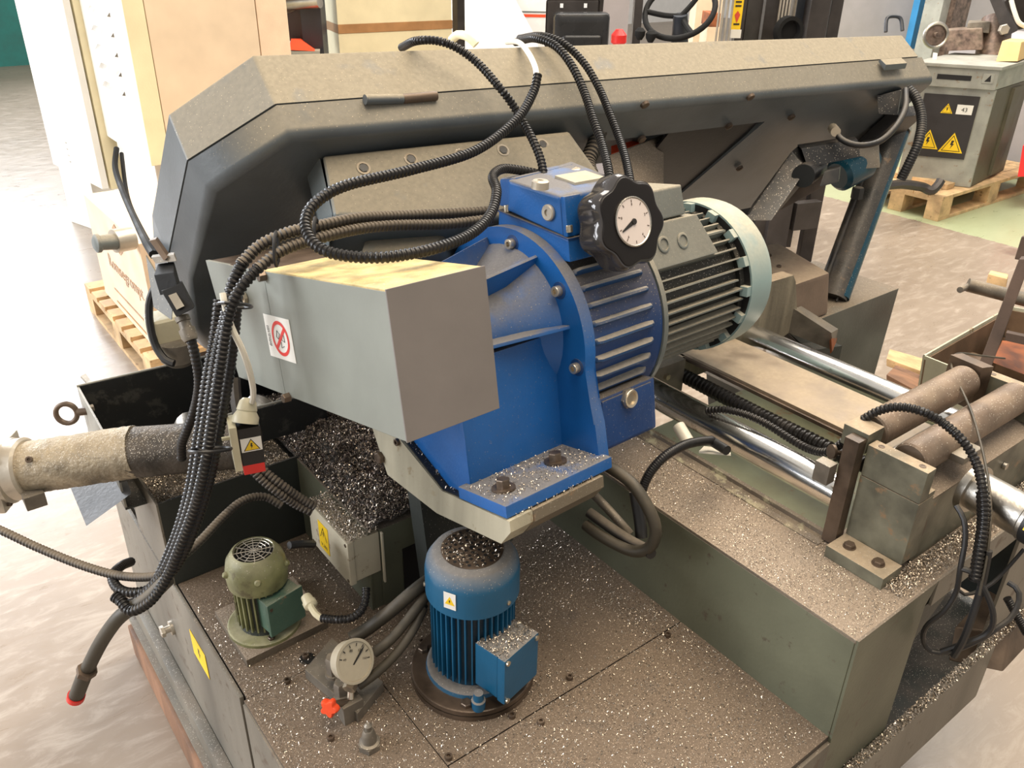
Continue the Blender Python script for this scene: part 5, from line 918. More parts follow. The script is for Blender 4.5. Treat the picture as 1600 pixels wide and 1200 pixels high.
for i in range(n1_):
    for j in range(n2_): bm.faces.new((vs[i][j], vs[(i+1) % n1_][j], vs[(i+1) % n1_][(j+1) % n2_], vs[i][(j+1) % n2_]))
part('ring', bm, 'steel_brown', eb); part('shank', cyl(newbm(), rc0+rx*.024, rc0+rx*.048, .0085, n=14), 'steel_brown', eb)
tb_ = thing('conveyor_tube', 'chip encrusted steel conveyor tube running out to the left', 'tube', (0.1929,1.5216,0.727))
t0_, t1_ = Vector((0.0788,1.5542,0.7717)), Vector((0.2576,1.432,0.8065)); td = (t1_-t0_).normalized()
bm = newbm(); u, v, w_ = basis(td); rg = []
L_ = (t1_-t0_).length
for i in range(40):
    rg.append([t0_+td*(L_*i/39)+(u*cos(2*pi*k/40)+v*sin(2*pi*k/40))*(.0475+random.uniform(-.0011, .0011)) for k in range(40)])
part('tube', loft(bm, rg), 'tube_scale', tb_)
part('tube_dark_end', cyl(newbm(), t1_-td*.02, (0.4319,1.3082,0.8233), .0465, .044, n=32), 'tube_dark', tb_, label='darker end of the tube behind the bundle')  # the tube carries on here in a darker material
part('clamp_ring', lathe(newbm(), t0_-td*.006, td, [(0, .052), (0, .056), (.022, .056), (.026, .051)], 36), 'cast_alu', tb_)
part('clamp_foot', box(newbm(), tuple(Vector((0.0836,1.499,0.7381))-Vector((.016, .02, .012))), tuple(Vector((0.0836,1.499,0.7381))+Vector((.018, .02, .016))), .003), 'steel_dull', tb_)
part('socket_screw', socket(newbm(), Vector((0.0951,1.4994,0.8153)), Vector((-.25, -.75, .5)), .006, .006), 'bolt', tb_)
gm = thing('conveyor_gearbox', 'small cast aluminium gearbox at the left edge driving the conveyor tube', 'gearbox', (0.0471,1.6076,0.6871))
gx = Vector((0.058,1.5739,0.7663)); R_ = Matrix(((td.x, -td.y, 0, gx.x), (td.y, td.x, 0, gx.y), (0, 0, 1, gx.z), (0, 0, 0, 1)))
def gp(bm): bm.transform(R_); return bm
part('gear_case', gp(box(newbm(), (-.12, -.055, -.058), (.012, .055, .055), .006)), 'cast_alu', gm)
part('case_flange', gp(lathe(newbm(), (.010, 0, 0), (1, 0, 0), [(0, .06), (.008, .06), (.012, .055)], 30)), 'cast_alu', gm)
part('bearing_bore', gp(lathe(newbm(), (-.045, -.056, -.01), (0, -1, 0), [(0, .030), (.004, .030), (.004, .019), (-.001, .019)], 26, cap=False)), 'cast_alu', gm)
part('bore_seal', gp(lathe(newbm(), (-.045, -.0555, -.01), (0, -1, 0), [(0, .019), (.001, .019)], 20)), 'black', gm)
part('motor_cowl', gp(lathe(newbm(), (-.06, 0, .055), (0, 0, 1), [(0, .045), (.02, .05), (.05, .05), (.055, .058), (.10, .058), (.11, .045)], 30)), 'cast_alu', gm)
for y in (-.04, .04):
    for z in (-.045, .04): part('case_bolt', gp(socket(newbm(), (.012, y, z), (1, 0, 0), .0055, .006)), 'bolt', gm)
gs = solo('sheet_guide', hexa(newbm(), [(0.1542,1.6047,0.6784), (0.1511,1.4781,0.6575), (0.2357,1.4696,0.6994), (0.2434,1.5532,0.7043), (0.1563,1.6088,0.6782), (0.1534,1.4825,0.6582), (0.2383,1.474,0.7003), (0.246,1.5576,0.7053)]), 'sheet_bright', 'bright bent sheet metal chute hanging under the conveyor tube', 'chute')

# ================================================================ BACKGROUND
def vbox(c0, c1, z0, z1, depth, w=.004):
    """upright box whose front face runs from c0 to c1 (seen from above), depth away from the camera"""
    a, b = Vector((c0[0], c0[1], 0)), Vector((c1[0], c1[1], 0)); n_ = Vector((-(b-a).y, (b-a).x, 0)).normalized()*depth
    if n_.y < 0: n_ = -n_
    P = [a, b, b+n_, a+n_]
    return hexa(newbm(), [(p.x, p.y, z0) for p in P]+[(p.x, p.y, z1) for p in P], w)
# pallet and carton at the left
pt = thing('wooden_pallet', 'pale wooden pallet on the floor at the left under the carton', 'pallet', (1.1, 3.7, 0))
def pallet(t, x0, y0, lx, ly, along='y'):
    n = 5
    if along == 'y':
        for k in range(3):
            x = x0+k*(lx-.09)/2
            part('bottom_board', box(newbm(), (x, y0, 0), (x+.09, y0+ly, .018), .002), 'pallet_wood', t)
            for j in range(3): y = y0+j*(ly-.12)/2; part('block', box(newbm(), (x, y, .018), (x+.09, y+.12, .10), .003), 'pallet_wood', t)
            part('stringer', box(newbm(), (x, y0, .10), (x+.09, y0+ly, .12), .002), 'pallet_wood', t)
        for k in range(8):
            y = y0+k*(ly-.09)/7; part('top_board', box(newbm(), (x0, y, .12), (x0+lx, y+.09, .14), .002), 'pallet_wood', t)
    else:
        for k in range(3):
            y = y0+k*(ly-.10)/2
            part('bottom_board', box(newbm(), (x0, y, 0), (x0+lx, y+.10, .02), .002), 'pallet_wood', t)
            for j in range(3): x = x0+j*(lx-.14)/2; part('block', box(newbm(), (x, y, .02), (x+.14, y+.10, .12), .003), 'pallet_wood', t)
        for k in range(3):
            x = x0+k*(lx-.14)/2; part('stringer', box(newbm(), (x, y0, .12), (x+.14, y0+ly, .14), .002), 'pallet_wood', t)
        for k in range(6):
            y = y0+k*(ly-.1)/5; part('top_board', box(newbm(), (x0, y, .14), (x0+lx, y+.1, .162), .002), 'pallet_wood', t)
pallet(pt, .69, 3.2, .8, 1.0)
kt = thing('carton', 'printed brown cardboard carton standing on the left pallet', 'carton', (1.1, 3.7, .14))
part('box', box(newbm(), (.74, 3.22, .141), (1.40, 4.02, .60), .004), 'carton', kt)
M = planeM((.7385, 3.55, .37), (0, -1, 0), (0, 0, 1))
part('print', text_bm('Romsegrompt', .085, M), 'carton_tape', kt)
bm = newbm(); 
for q in ([(-.05, .06), (0, .09), (.05, .06), (0, .03)], [(-.055, .05), (-.005, .02), (-.005, -.04), (-.055, -.01)], [(.055, .05), (.005, .02), (.005, -.04), (.055, -.01)]): poly(bm, q, .0006, M @ Matrix.Translation((0, .13, 0)))
part('cube_mark', bm, 'carton_tape', kt)
for y in (.03, .09): part('print_line', poly(newbm(), [(-.25, -.10-y), (.18, -.10-y), (.18, -.108-y), (-.25, -.108-y)], .0006, M), 'carton_tape', kt)
# white cabinets
wc = thing('control_cabinet', 'tall white metal cabinet with a cream door edge at the upper left', 'cabinet', (0.9986,5.0555,0.5073))
c0 = Vector((1.1652,6.7686,0.12)); 
e1 = Vector((1.2159,5.8302,0.12)); e0 = Vector((1.0422,7.2972,0.12))
F0, F1 = Vector((0.9669,5.8383,0.3549)), Vector((0.999,4.8984,0.3819))
def quadbox(P, z0, z1, w=.006): return hexa(newbm(), [(p[0], p[1], z0) for p in P]+[(p[0], p[1], z1) for p in P], w)
a0 = Vector((F1.x-.09, F1.y+.72, 0)); a1 = Vector((F1.x, F1.y, 0)); a2 = Vector((F1.x+.17, F1.y+.02, 0)); a3 = Vector((F1.x+.15, F1.y+.74, 0))
zb = F1.z
part('door', quadbox([a0, a1, a1+Vector((.035, 0, 0)), a0+Vector((.035, 0, 0))], zb, 2.2), 'cabinet_white', wc)
part('body', quadbox([a0+Vector((.04, 0, 0)), a1+Vector((.045, .005, 0)), a2, a3], zb-.01, 2.2), 'cabinet_edge', wc)
part('foot_frame', quadbox([a0+Vector((.04, .1, 0)), a1+Vector((.045, .5, 0)), a2+Vector((0, .5, 0)), a3], 0, zb), 'cabinet_white', wc)
for k in range(4): part('vent_slot', box(newbm(), (a1.x-.004-.1*(.45-.03*k)/.95*0-.05, a1.y+.40, zb+.07+.035*k), (a1.x-.043, a1.y+.62, zb+.075+.035*k)), 'steel', wc)
lc2 = thing('louvred_cabinet', 'cream machine cabinet with a louvred white side next to the white cabinet', 'cabinet', (1.1358,4.3189,0.6365))
g1 = Vector((1.0782,4.1589,0.6524)); zb = g1.z; g0 = Vector((g1.x-.02, g1.y+.85, 0)); g2 = Vector((g1.x+.95, g1.y+.05, 0))
part('side', quadbox([(g1.x, g1.y+.75), (g1.x, g1.y+.0), (g1.x+.05, g1.y), (g1.x+.05, g1.y+.75)], zb, 2.2), 'cabinet_white', lc2)
part('edge_strip', quadbox([(g1.x+.001, g1.y-.006), (g1.x+.09, g1.y+.0), (g1.x+.09, g1.y+.02), (g1.x+.001, g1.y+.015)], zb-.004, 2.2, .002), 'cabinet_edge', lc2)
part('front', quadbox([(g1.x+.093, g1.y), (g1.x+.62, g1.y+.07), (g1.x+.62, g1.y+.75), (g1.x+.093, g1.y+.75)], zb, 2.2), 'cabinet_cream', lc2)
part('front', quadbox([(g1.x+.624, g1.y+.07), (g1.x+.80, g1.y+.12), (g1.x+.80, g1.y+.75), (g1.x+.624, g1.y+.75)], zb, 2.2), 'carton', lc2)
for k in range(12): part('louvre', hexa(newbm(), [(g1.x-.014, g1.y+.22, zb+.28+.085*k), (g1.x-.014, g1.y+.56, zb+.28+.085*k), (g1.x+.002, g1.y+.56, zb+.278+.085*k), (g1.x+.002, g1.y+.22, zb+.278+.085*k), (g1.x-.010, g1.y+.22, zb+.286+.085*k), (g1.x-.010, g1.y+.56, zb+.286+.085*k), (g1.x+.002, g1.y+.56, zb+.305+.085*k), (g1.x+.002, g1.y+.22, zb+.300+.085*k)]), 'steel_dull', lc2)
st = thing('cabinet_stand', 'white machine stand below the louvred cabinet with a grey handle', 'stand', (g1.x+.3, g1.y+.4, 0))
part('stand_body', quadbox([(g1.x+.03, g1.y+.70), (g1.x+.03, g1.y+.06), (g1.x+.70, g1.y+.10), (g1.x+.70, g1.y+.70)], 0, zb-.01), 'cabinet_white', st)
part('oval_cover', lathe(newbm(), (0.985,4.071,0.4587), (-.5, -.85, 0), [(0, .07), (.02, .07)], 24), 'machine_brown', st)
hd = thing('grey_lever', 'grey plastic lever handle sticking out left in front of the carton', 'handle', (0.6513,3.2362,0.6035))
part('grip', cyl(newbm(), (0.602,3.2204,0.6296), (0.6695,3.2335,0.6202), .026, .03, n=18), 'motor_grey', hd); part('sleeve', cyl(newbm(), (0.662,3.2391,0.62), (0.7288,3.2557,0.615), .043, n=20), 'cast_alu', hd); part('knob', lathe(newbm(), (0.5904,3.2279,0.6274), Vector((0.6695,3.2335,0.6202))-Vector((0.5904,3.2279,0.6274)), [(0, .02), (.008, .034), (.02, .034), (.03, .024)], 18), 'motor_grey', hd)

# brown machine with red part, cream cupboard
bmn = thing('brown_machine', 'dark brown machine with a grey round gear and orange red tray behind the bow', 'machine', (2.2144,5.214,0.8606))
p0, p1 = Vector((2.0887,5.4959,1.1324)), Vector((2.419,5.2444,1.1392)); part('body', vbox(p0, p1, p0.z-.12, 2.2, .25), 'machine_brown', bmn)
p0, p1 = Vector((2.348,5.1622,1.1485)), Vector((2.4458,5.0877,1.1505)); part('dark_door', vbox(p0, p1, .6, 2.2, .15), 'navy', bmn)
part('gear_disc', lathe(newbm(), (2.3252,5.3353,1.2717), (-.3, -1, 0), [(0, .10), (.05, .10), (.05, .07), (.09, .07)], 24), 'steel_dull', bmn)
part('shaft', cyl(newbm(), (2.304,5.2459,1.2216), (2.4188,5.0302,1.2465), .03, n=16), 'steel', bmn)
part('tray', hexa(newbm(), [(1.9904,5.1752,0.9706), (2.3349,4.9128,0.9776), (2.5329,5.3215,0.9597), (2.1608,5.6049,0.9521), (1.9956,5.1824,0.9872), (2.3401,4.92,0.9942), (2.5363,5.3262,0.9704), (2.1641,5.6096,0.9628)]), 'motor_grey', bmn)
part('orange_part', hexa(newbm(), [(2.1984,5.0325,0.9979), (2.3161,4.9383,0.9937), (2.4131,5.1418,0.9813), (2.2928,5.2428,0.9925), (2.2239,5.0488,1.0512), (2.2678,5.0131,1.0488), (2.3618,5.2182,1.0351), (2.315,5.2538,1.0342)]), 'orange_red', bmn)
part('white_fitting', cyl(newbm(), (2.061,5.1639,1.0347), (2.1506,5.0822,1.0167), .03, n=14), 'cast_alu', bmn)
bs = Vector((2.0695,5.3723,0.505)); part('plinth', vbox(Vector((2.0762,5.5031,1.0229)), Vector((2.3836,5.0666,1.0483)), 0, .75, .25), 'machine_brown', bmn)
cc = thing('cream_cupboard', 'cream cupboard with a brown horizontal band behind the bow', 'cupboard', (2.9784,5.2131,0.8859))
p0, p1 = Vector((2.6211,5.2267,1.1325)), Vector((3.4303,5.1556,1.106)); pm_ = Vector((2.7336,5.6862,1.0917))
zs = p0.z
def cupb(z0, z1, m_, nm, e=0):
    a, b, c = Vector((p0.x, p0.y, 0)), Vector((p1.x, p1.y, 0)), Vector((pm_.x, pm_.y, 0)); n_ = Vector((-(b-a).y, (b-a).x, 0)).normalized()
    if n_.y < 0: n_ = -n_
    P = [a-n_*e, b-n_*e+(b-a).normalized()*e, b+n_*.6, c+n_*.1-Vector((e, 0, 0))]
    return part(nm, quadbox(P, z0, z1, .003), m_, cc)
cupb(0, zs-.085, 'cabinet_edge', 'lower_body'); cupb(zs-.085, zs-.032, 'carton_tape', 'band', .003); cupb(zs-.032, 2.2, 'cabinet_edge', 'upper_body')
p = Vector((3.2214,4.7696,1.1449)); solo('black_post', box(newbm(), (p.x-.025, p.y-.03, 0), (p.x+.03, p.y+.03, 2.2), .004), 'mast', 'thin black upright post right of the cream cupboard', 'post')
vn = thing('white_vehicle', 'white rounded vehicle body behind the bow with a red line on its rear panel', 'vehicle', (3.9277,5.2084,0.6943))
W0 = Vector((3.8447,5.4936,1.0197)); 
bm = newbm(); prof = [(4.0274,6.0845,1.6759), (4.1127,5.7073,1.4293), (4.1318,5.4137,1.2301), (4.1286,5.237,1.0719), (4.1156,5.0969,0.9563), (4.0963,4.9751,0.7547), (3.7225,5.6578,0.6989)]
vv = Vector((.55, .8, 0))
a = [bm.verts.new(p) for p in prof]; b = [bm.verts.new(Vector(p)+vv) for p in prof]; bm.faces.new(a); bm.faces.new(b[::-1])
for i in range(len(a)): bm.faces.new((a[i], b[i], b[(i+1) % 7], a[(i+1) % 7]))
part('body', bm, 'car_white', vn)
p0, p1 = Vector((4.6805,6.2154,0.9225)), Vector((5.1767,5.8376,0.9327)); part('rear_panel', vbox(p0, p1, .2, 2.2, .5), 'car_white', vn)
zr = Vector((4.8918,6.0506,1.0269)).z; p0, p1 = Vector((4.7205,6.1811,1.0234)), Vector((5.0632,5.92,1.0304)); part('red_line', vbox(p0, p1, zr-.035, zr-.012, .02, 0), 'orange_red', vn)
part('grey_line', vbox(p0, p1, zr+.0, zr+.012, .02, 0), 'motor_grey', vn)
part('wheel', lathe(newbm(), (vn.location.x+.2, vn.location.y+.1, .3), (.8, -.5, 0), [(0, .3), (.15, .3)], 30), 'rubber', vn)

# ---- forklift
fk = thing('forklift', 'forklift with black seat, steering wheel and dark mast behind the saw bow', 'forklift', (3.4307,3.0385,0.3145))
sc_ = Vector((3.0809,3.4714,1.1874)); sx_ = (Vector((3.2098,3.3733,1.19))-sc_).normalized(); sz_ = Vector((0, 0, 1)); sy_ = Vector((-sx_.y, sx_.x, 0))
def sbx(c, x0, x1, y0, y1, z0, z1, w, seg=3):
    P = lambda x, y, z: tuple(c+sx_*x+sy_*y+sz_*z)
    return hexa(newbm(), [P(x0, y0, z0), P(x1, y0, z0), P(x1, y1, z0), P(x0, y1, z0), P(x0, y0, z1), P(x1, y0, z1), P(x1, y1, z1), P(x0, y1, z1)], w, seg)
seat = part('seat_back', sbx(sc_, -.135, .145, -.08, .04, -.25, .10, .045, 4), 'seat_vinyl', fk)
part('seat_pad', sbx(sc_, -.09, .11, -.10, -.06, -.20, .0, .02, 3), 'seat_vinyl', seat)
part('seat_frame', sbx(sc_, -.17, .10, .045, .065, -.30, .155, .02), 'mast', seat)
for x in (-.10, .02): part('frame_hole', sbx(sc_, x, x+.016, .040, .046, .115, .135, 0), 'car_white', seat)
part('seat_cushion', sbx(sc_, -.2, .4, -.25, .2, -.42, -.30, .04), 'seat_vinyl', fk)
part('engine_cover', vbox(Vector((2.9456,3.5758,0.975)), Vector((3.2909,3.1806,0.9988)), .25, .80, .8, .02), 'wall_grey', fk)
p0, p1 = Vector((3.7993,4.5624,1.2884)), Vector((4.1973,4.2593,1.2965)); part('rear_guard', vbox(p0, p1, .6, 1.75, .05), 'wall_grey', fk)
p = Vector((3.2423,3.2545,1.2638)); part('front_pillar', vbox(p, Vector((3.275,3.2296,1.2645)), .3, 2.2, .06), 'mast', fk)
p = Vector((3.5758,3.8612,1.2693)); part('rear_pillar', hexa(newbm(), [tuple(p+Vector(v_)) for v_ in ((-.02, 0, -.1), (.02, 0, -.1), (.02, .04, -.1), (-.02, .04, -.1), (0, 0, .5), (.04, 0, .5), (.04, .04, .5), (0, .04, .5))]), 'mast', fk)
part('red_tank', lathe(newbm(), (3.6696,3.7909,1.0614), (0, 0, 1), [(0, .02), (.02, .045), (.06, .045), (.09, .02)], 20), 'red', fk)
wc_ = Vector((3.3948,3.0962,1.3107)); wn = Vector((-.62, -.30, .72)).normalized(); ux = (Vector((3.5403,3.0151,1.3574))-Vector((3.25,3.1731,1.2584))).normalized(); ux = (ux-wn*ux.dot(wn)).normalized(); uy = wn.cross(ux)
bm = newbm(); vs = []
for i in range(40):
    a = 2*pi*i/40; e = ux*cos(a)+uy*sin(a); c = wc_+e*.17
    vs.append([bm.verts.new(c+e*.014*cos(2*pi*j/10)+wn*.014*sin(2*pi*j/10)) for j in range(10)])
for i in range(40):
    for j in range(10): bm.faces.new((vs[i][j], vs[(i+1) % 40][j], vs[(i+1) % 40][(j+1) % 10], vs[i][(j+1) % 10]))
sw = part('steering_wheel', bm, 'rubber', fk)
for a in (0.4, 2.6, 4.7):
    e = ux*cos(a)+uy*sin(a); part('spoke', tube(newbm(), [wc_-wn*.04, wc_-wn*.03+e*.08, wc_+e*.165], .013, 8), 'rubber', sw)
part('steering_column', cyl(newbm(), wc_-wn*.03, wc_-wn*.16+Vector((0, 0, -.25)), .035, .055, n=18), 'navy', fk)
for q in ((3.171,3.1322,1.2137), (3.2094,3.0956,1.2036)): part('lever_knob', lathe(newbm(), Vector(q)-Vector((0, 0, .03)), (0, 0, 1), [(0, .012), (.02, .024), (.04, .026), (.055, .012)], 14), 'rubber', fk)
part('dashboard', vbox(Vector((3.5094,3.1412,1.1905)), Vector((3.6495,3.0421,1.2047)), .4, 1.02, .3, .02), 'mast', fk)
# mast: outer and inner channels, chains, hoses
for nm, m_, a, b, dp, z0 in (('mast_channel', 'mast', (4.1429,3.1611,1.2031), (4.2544,3.0762,1.2054), .10, .12), ('mast_channel', 'mast', (4.4312,3.0773,1.1976), (4.5166,3.0123,1.1994), .12, .12), ('mast_channel', 'mast', (4.5699,3.0396,1.1948), (4.6217,3.0002,1.1958), .15, .12),
                             ('mast_rail', 'navy', (4.4606,3.1908,1.1868), (4.5245,3.1421,1.1881), .06, .12), ('mast_channel', 'mast', (4.0387,3.1997,1.2044), (4.1407,3.1764,1.202), .10, .2), ('mast_rail', 'steel_dull', (4.3114,3.1007,1.2009), (4.3226,3.0921,1.2011), .05, .2), ('mast_rail', 'mast', (3.9826,3.2152,1.2056), (4.0184,3.1879,1.2063), .05, .2)):
    part(nm, vbox(Vector(a), Vector(b), z0, 2.2, dp, .004), m_, fk)
for q in ((3.8178,3.2049,1.2136), (3.834,3.1926,1.214), (3.8529,3.1782,1.2144), (3.8718,3.1638,1.2147), (4.174,3.09,1.2398), (4.1878,3.0795,1.2401), (4.2016,3.069,1.2404), (4.2154,3.0585,1.2407)):
    part('lift_chain', cyl(newbm(), (q[0], q[1], .5), (q[0], q[1], 2.2), .006, n=6), 'cast_alu', fk)
part('wheel_arch', lathe(newbm(), (4.0989,2.9747,1.1957), (-.4, -.9, 0), [(0, .075), (.05, .075), (.05, .055), (.02, .05)], 26), 'rubber', fk)
q0_, q1_ = Vector((3.9445,3.217,1.2705)), Vector((3.9854,3.1859,1.2714)); zc = q0_.z
yl = part('warning_label', vbox(q0_, q1_, zc-.085, zc+.12, .004, 0), 'sticker_yellow', fk)
Mf = planeM((q0_+q1_)/2+Vector((0, 0, .0))-(Vector((-(q1_-q0_).y, (q1_-q0_).x, 0)).normalized())*.0015, (q1_-q0_).normalized(), (0, 0, 1))
part('label_mark', poly(newbm(), [(-.015, -.01), (.0, .01), (.015, -.01), (.0, -.05)], .001, Mf), 'red_dull', yl)
for z in (.03, .05, -.06): part('label_mark', poly(newbm(), [(-.016, z), (.016, z), (.016, z+.008), (-.016, z+.008)], .001, Mf), 'ink', yl)
part('label_plate', vbox(Vector((3.9062,3.1811,1.1737)), Vector((3.9498,3.1479,1.1746)), Vector((3.9205,3.1539,1.15)).z, Vector((3.9337,3.1724,1.1923)).z, .004, 0), 'sticker_white', fk)
# fork carriage
for a, b, z0, z1, dp in (((3.5381,2.5689,0.38), (3.5845,2.5336,0.381), .22, .62, .06), ((3.5574,2.5025,0.41), (3.6484,2.4427,0.4259), .10, .68, .06), ((3.6742,2.4364,0.3403), (3.8187,2.393,0.3357), .32, .46, .05), ((3.8404,2.4807,0.384), (3.8958,2.4386,0.3852), .0, .60, .06), ((3.53,2.5974,0.3069), (3.7124,2.4584,0.3106), .22, .34, .05)):
    part('carriage_bar', vbox(Vector(a), Vector(b), z0, z1, dp, .004), 'mast', fk)
for a in ((3.5119,2.3537,0.2445), (3.8016,2.3922,0.2091)):
    part('fork', hexa(newbm(), [(a[0]-.05, a[1]-.05, .02), (a[0]+.05, a[1]-.05, .02), (a[0]+.05, a[1]+.1, .02), (a[0]-.05, a[1]+.1, .02), (a[0]-.05, a[1]-.05, .08), (a[0]+.05, a[1]-.05, .08), (a[0]+.05, a[1]+.1, .08), (a[0]-.05, a[1]+.1, .08)]), 'mast', fk)
part('chassis', vbox(Vector((3.4548,3.3701,0.8307)), Vector((3.8641,2.8676,0.7694)), .15, .7, .8, .02), 'mast', fk)
for q in ((3.8099,2.9954,0.2611), (3.3833,3.6187,0.4804)): part('tyre', lathe(newbm(), (q[0], q[1], .26), (-.54, -.7, 0), [(0, .26), (.02, .27), (.16, .27), (.18, .25)], 30), 'rubber', fk)
# carton and orange seat far behind the steering wheel
solo('far_carton', vbox(Vector((6.6147,5.829,0.8707)), Vector((6.8064,5.683,0.8746)), 0, Vector((6.6975,5.945,1.1362)).z, .3), 'carton', 'tan carton far behind the steering wheel', 'carton')
solo('orange_crate', vbox(Vector((6.2956,5.3928,0.9213)), Vector((6.3765,5.3312,0.923)), Vector((6.3015,5.3816,0.9116)).z, Vector((6.3357,5.4295,1.0211)).z, .3), 'rust', 'orange brown crate on a carton just left of the forklift mast', 'crate')
solo('crate_carton', vbox(Vector((6.2956,5.3928,0.9213)), Vector((6.3765,5.3312,0.923)), 0, Vector((6.3012,5.3812,0.9106)).z, .3), 'carton', 'tan carton under the orange brown crate near the forklift mast', 'carton')
# handle on the wall
th_ = thing('hand_trolley', 'navy post with a bent handle rising behind the right end of the bow', 'trolley', ((3.6601,2.1251,1.3466)[0], (3.6601,2.1251,1.3466)[1], 0))
bm = tube(newbm(), [(3.6141,2.1214,1.2887),(3.6297,2.1385,1.3317),(3.645,2.1366,1.3463),(3.673,2.1152,1.3468),(3.6801,2.1018,1.3351),(3.6717,2.0808,1.2946)], .008, 8); part('handle', bm, 'navy', th_)
bm = cyl(newbm(), (Vector((3.6601,2.1251,1.3466)).x, Vector((3.6601,2.1251,1.3466)).y, 0), tuple(Vector((3.6601,2.1251,1.3466))-Vector((0, 0, .12))), .012, n=8)
part('post', bm, 'navy', th_); part('base_plate', box(newbm(), ((3.6601,2.1251,1.3466)[0]-.2, (3.6601,2.1251,1.3466)[1]-.15, 0), ((3.6601,2.1251,1.3466)[0]+.2, (3.6601,2.1251,1.3466)[1]+.15, .03), .005), 'navy', th_)

# ---- milling machine stand on its pallet
pr_ = thing('wooden_pallet', 'pale wooden pallet on the green floor under the grey machine', 'pallet', (6.2, 2.85, 0))
pallet(pr_, 5.52, 2.60, 1.42, .62, 'x')
part('loose_board', box(newbm(), (5.70, 2.68, .163), (5.80, 3.2, .20), .004), 'pallet_wood', pr_)
ml = thing('workshop_machine', 'old grey machine stand with black panel and yellow triangles on a pallet', 'machine', (6.2, 2.9, .165))
m0 = Vector((5.8936,2.6214,0.165)); m1 = Vector((5.703,2.9256,0.165)); m2 = Vector((6.5766,2.7224,0.165)); ztop = (5.9407,2.66,0.895)[2]
fx = Vector((m1.x-m0.x, m1.y-m0.y, 0)).normalized(); sxx = Vector((m2.x-m0.x, m2.y-m0.y, 0)).normalized()
Lf = .46; Ls = (Vector((m2.x, m2.y, 0))-Vector((m0.x, m0.y, 0))).length
P0 = Vector((m0.x, m0.y, 0)); P1 = P0+fx*Lf; P2 = P1+sxx*Ls; P3 = P0+sxx*Ls
part('front', quadbox([P1, P0, P0+sxx*.02, P1+sxx*.02], .165, .79, .004), 'mill_grey', ml)
part('side', quadbox([P0+sxx*.021, P3, P3+fx*.02, P0+sxx*.021+fx*.02], .165, .79, .003), 'mill_side', ml)
part('side_rib', quadbox([P0+sxx*.021-fx*.02+sxx*(Ls*.45), P0-fx*.02+sxx*(Ls*.75), P0+sxx*(Ls*.75), P0+sxx*(Ls*.45+.02)], .19, .77, .003), 'mill_side', ml)
part('core', quadbox([P1+sxx*.03, P0+sxx*.03+fx*.03, P3+fx*.03, P2], .165, .79, .003), 'mill_side', ml)
part('head_casting', quadbox([P1-sxx*.03+fx*.02, P0-sxx*.03-fx*.0, P3-fx*.0, P2+fx*.02], .792, .915, .008), 'mill_grey', ml)
part('table_top', quadbox([P1-sxx*.05+fx*.05, P0-sxx*.05-fx*.015, P3-fx*.015, P2+fx*.05], .915, .935, .004), 'mill_grey', ml)
fn = -sxx; fc = (P0+P1)/2
Mm = planeM(fc-sxx*.032+Vector((0, 0, .855))+fx*.02, -fx, (0, 0, 1)); part('slot', poly(newbm(), rect(.20, .03), .002, Mm), 'black', ml)
Mk = planeM(P0+fx*.055-sxx*.032+Vector((0, 0, .862)), -fx, (0, 0, 1)); part('key_recess', poly(newbm(), rect(.065, .06), .004, Mk), 'mill_grey', ml); part('key_hole', poly(newbm(), [(-.018, -.02), (.018, -.02), (.012, .022)], .001, Mk @ Matrix.Translation((0, 0, .004))), 'black', ml)
Mp = planeM(P0+fx*.245-sxx*.001+Vector((0, 0, .545)), -fx, (0, 0, 1)); pn = part('panel', poly(newbm(), rect(.33, .40), .012, Mp), 'mill_panel', ml)
Mq = Mp @ Matrix.Translation((0, 0, .0122))
def tri(cx, cy, s, mk=True):
    part('warning_triangle', poly(newbm(), [(cx-s*.55, cy-s*.45), (cx+s*.55, cy-s*.45), (cx, cy+s*.5)], .002, Mq), 'sticker_yellow', pn)
    bm = newbm(); 
    part('warning_outline', poly(bm, [(cx-s*.43, cy-s*.385), (cx+s*.43, cy-s*.385), (cx, cy+s*.38)], .001, Mq @ Matrix.Translation((0, 0, .002))), 'ink', pn)
    part('warning_field', poly(newbm(), [(cx-s*.38, cy-s*.355), (cx+s*.38, cy-s*.355), (cx, cy+s*.32)], .001, Mq @ Matrix.Translation((0, 0, .003))), 'sticker_yellow', pn)
    part('lightning_mark', poly(newbm(), [(cx+x*s*.45, cy-s*.06+y*s*.35) for x, y in BOLTZ], .001, Mq @ Matrix.Translation((0, 0, .004))), 'ink', pn)
tri(-.08, -.09, .13); tri(.07, -.10, .135); tri(-.01, .115, .065)
part('number_plate', poly(newbm(), [(.045, .085), (.14, .085), (.14, .145), (.045, .145)], .002, Mq), 'sticker_white', pn)
part('number', text_bm('43', .038, Mq @ Matrix.Translation((.0925, .113, .0025))), 'ink', pn)
part('panel_knob', lathe(newbm(), Mq @ Vector((-.15, -.0, 0)), -sxx, [(0, .011), (.01, .011)], 12), 'bolt_bright', pn)
tv = thing('cross_slide', 'brown greasy cross slide with a round handwheel on top of the grey machine', 'machine part', tuple(P1+Vector((0, 0, .935))))
hw0 = Vector((6.0354,3.1753,1.0593)); hn = Vector((-.62, -.72, .1)).normalized(); u, v, w_ = basis(hn); bm = newbm(); vs = []
for i in range(32):
    a = 2*pi*i/32; e = u*cos(a)+v*sin(a); c = hw0+e*.075
    vs.append([bm.verts.new(c+e*.012*cos(2*pi*j/8)+hn*.014*sin(2*pi*j/8)) for j in range(8)])
for i in range(32):
    for j in range(8): bm.faces.new((vs[i][j], vs[(i+1) % 32][j], vs[(i+1) % 32][(j+1) % 8], vs[i][(j+1) % 8]))
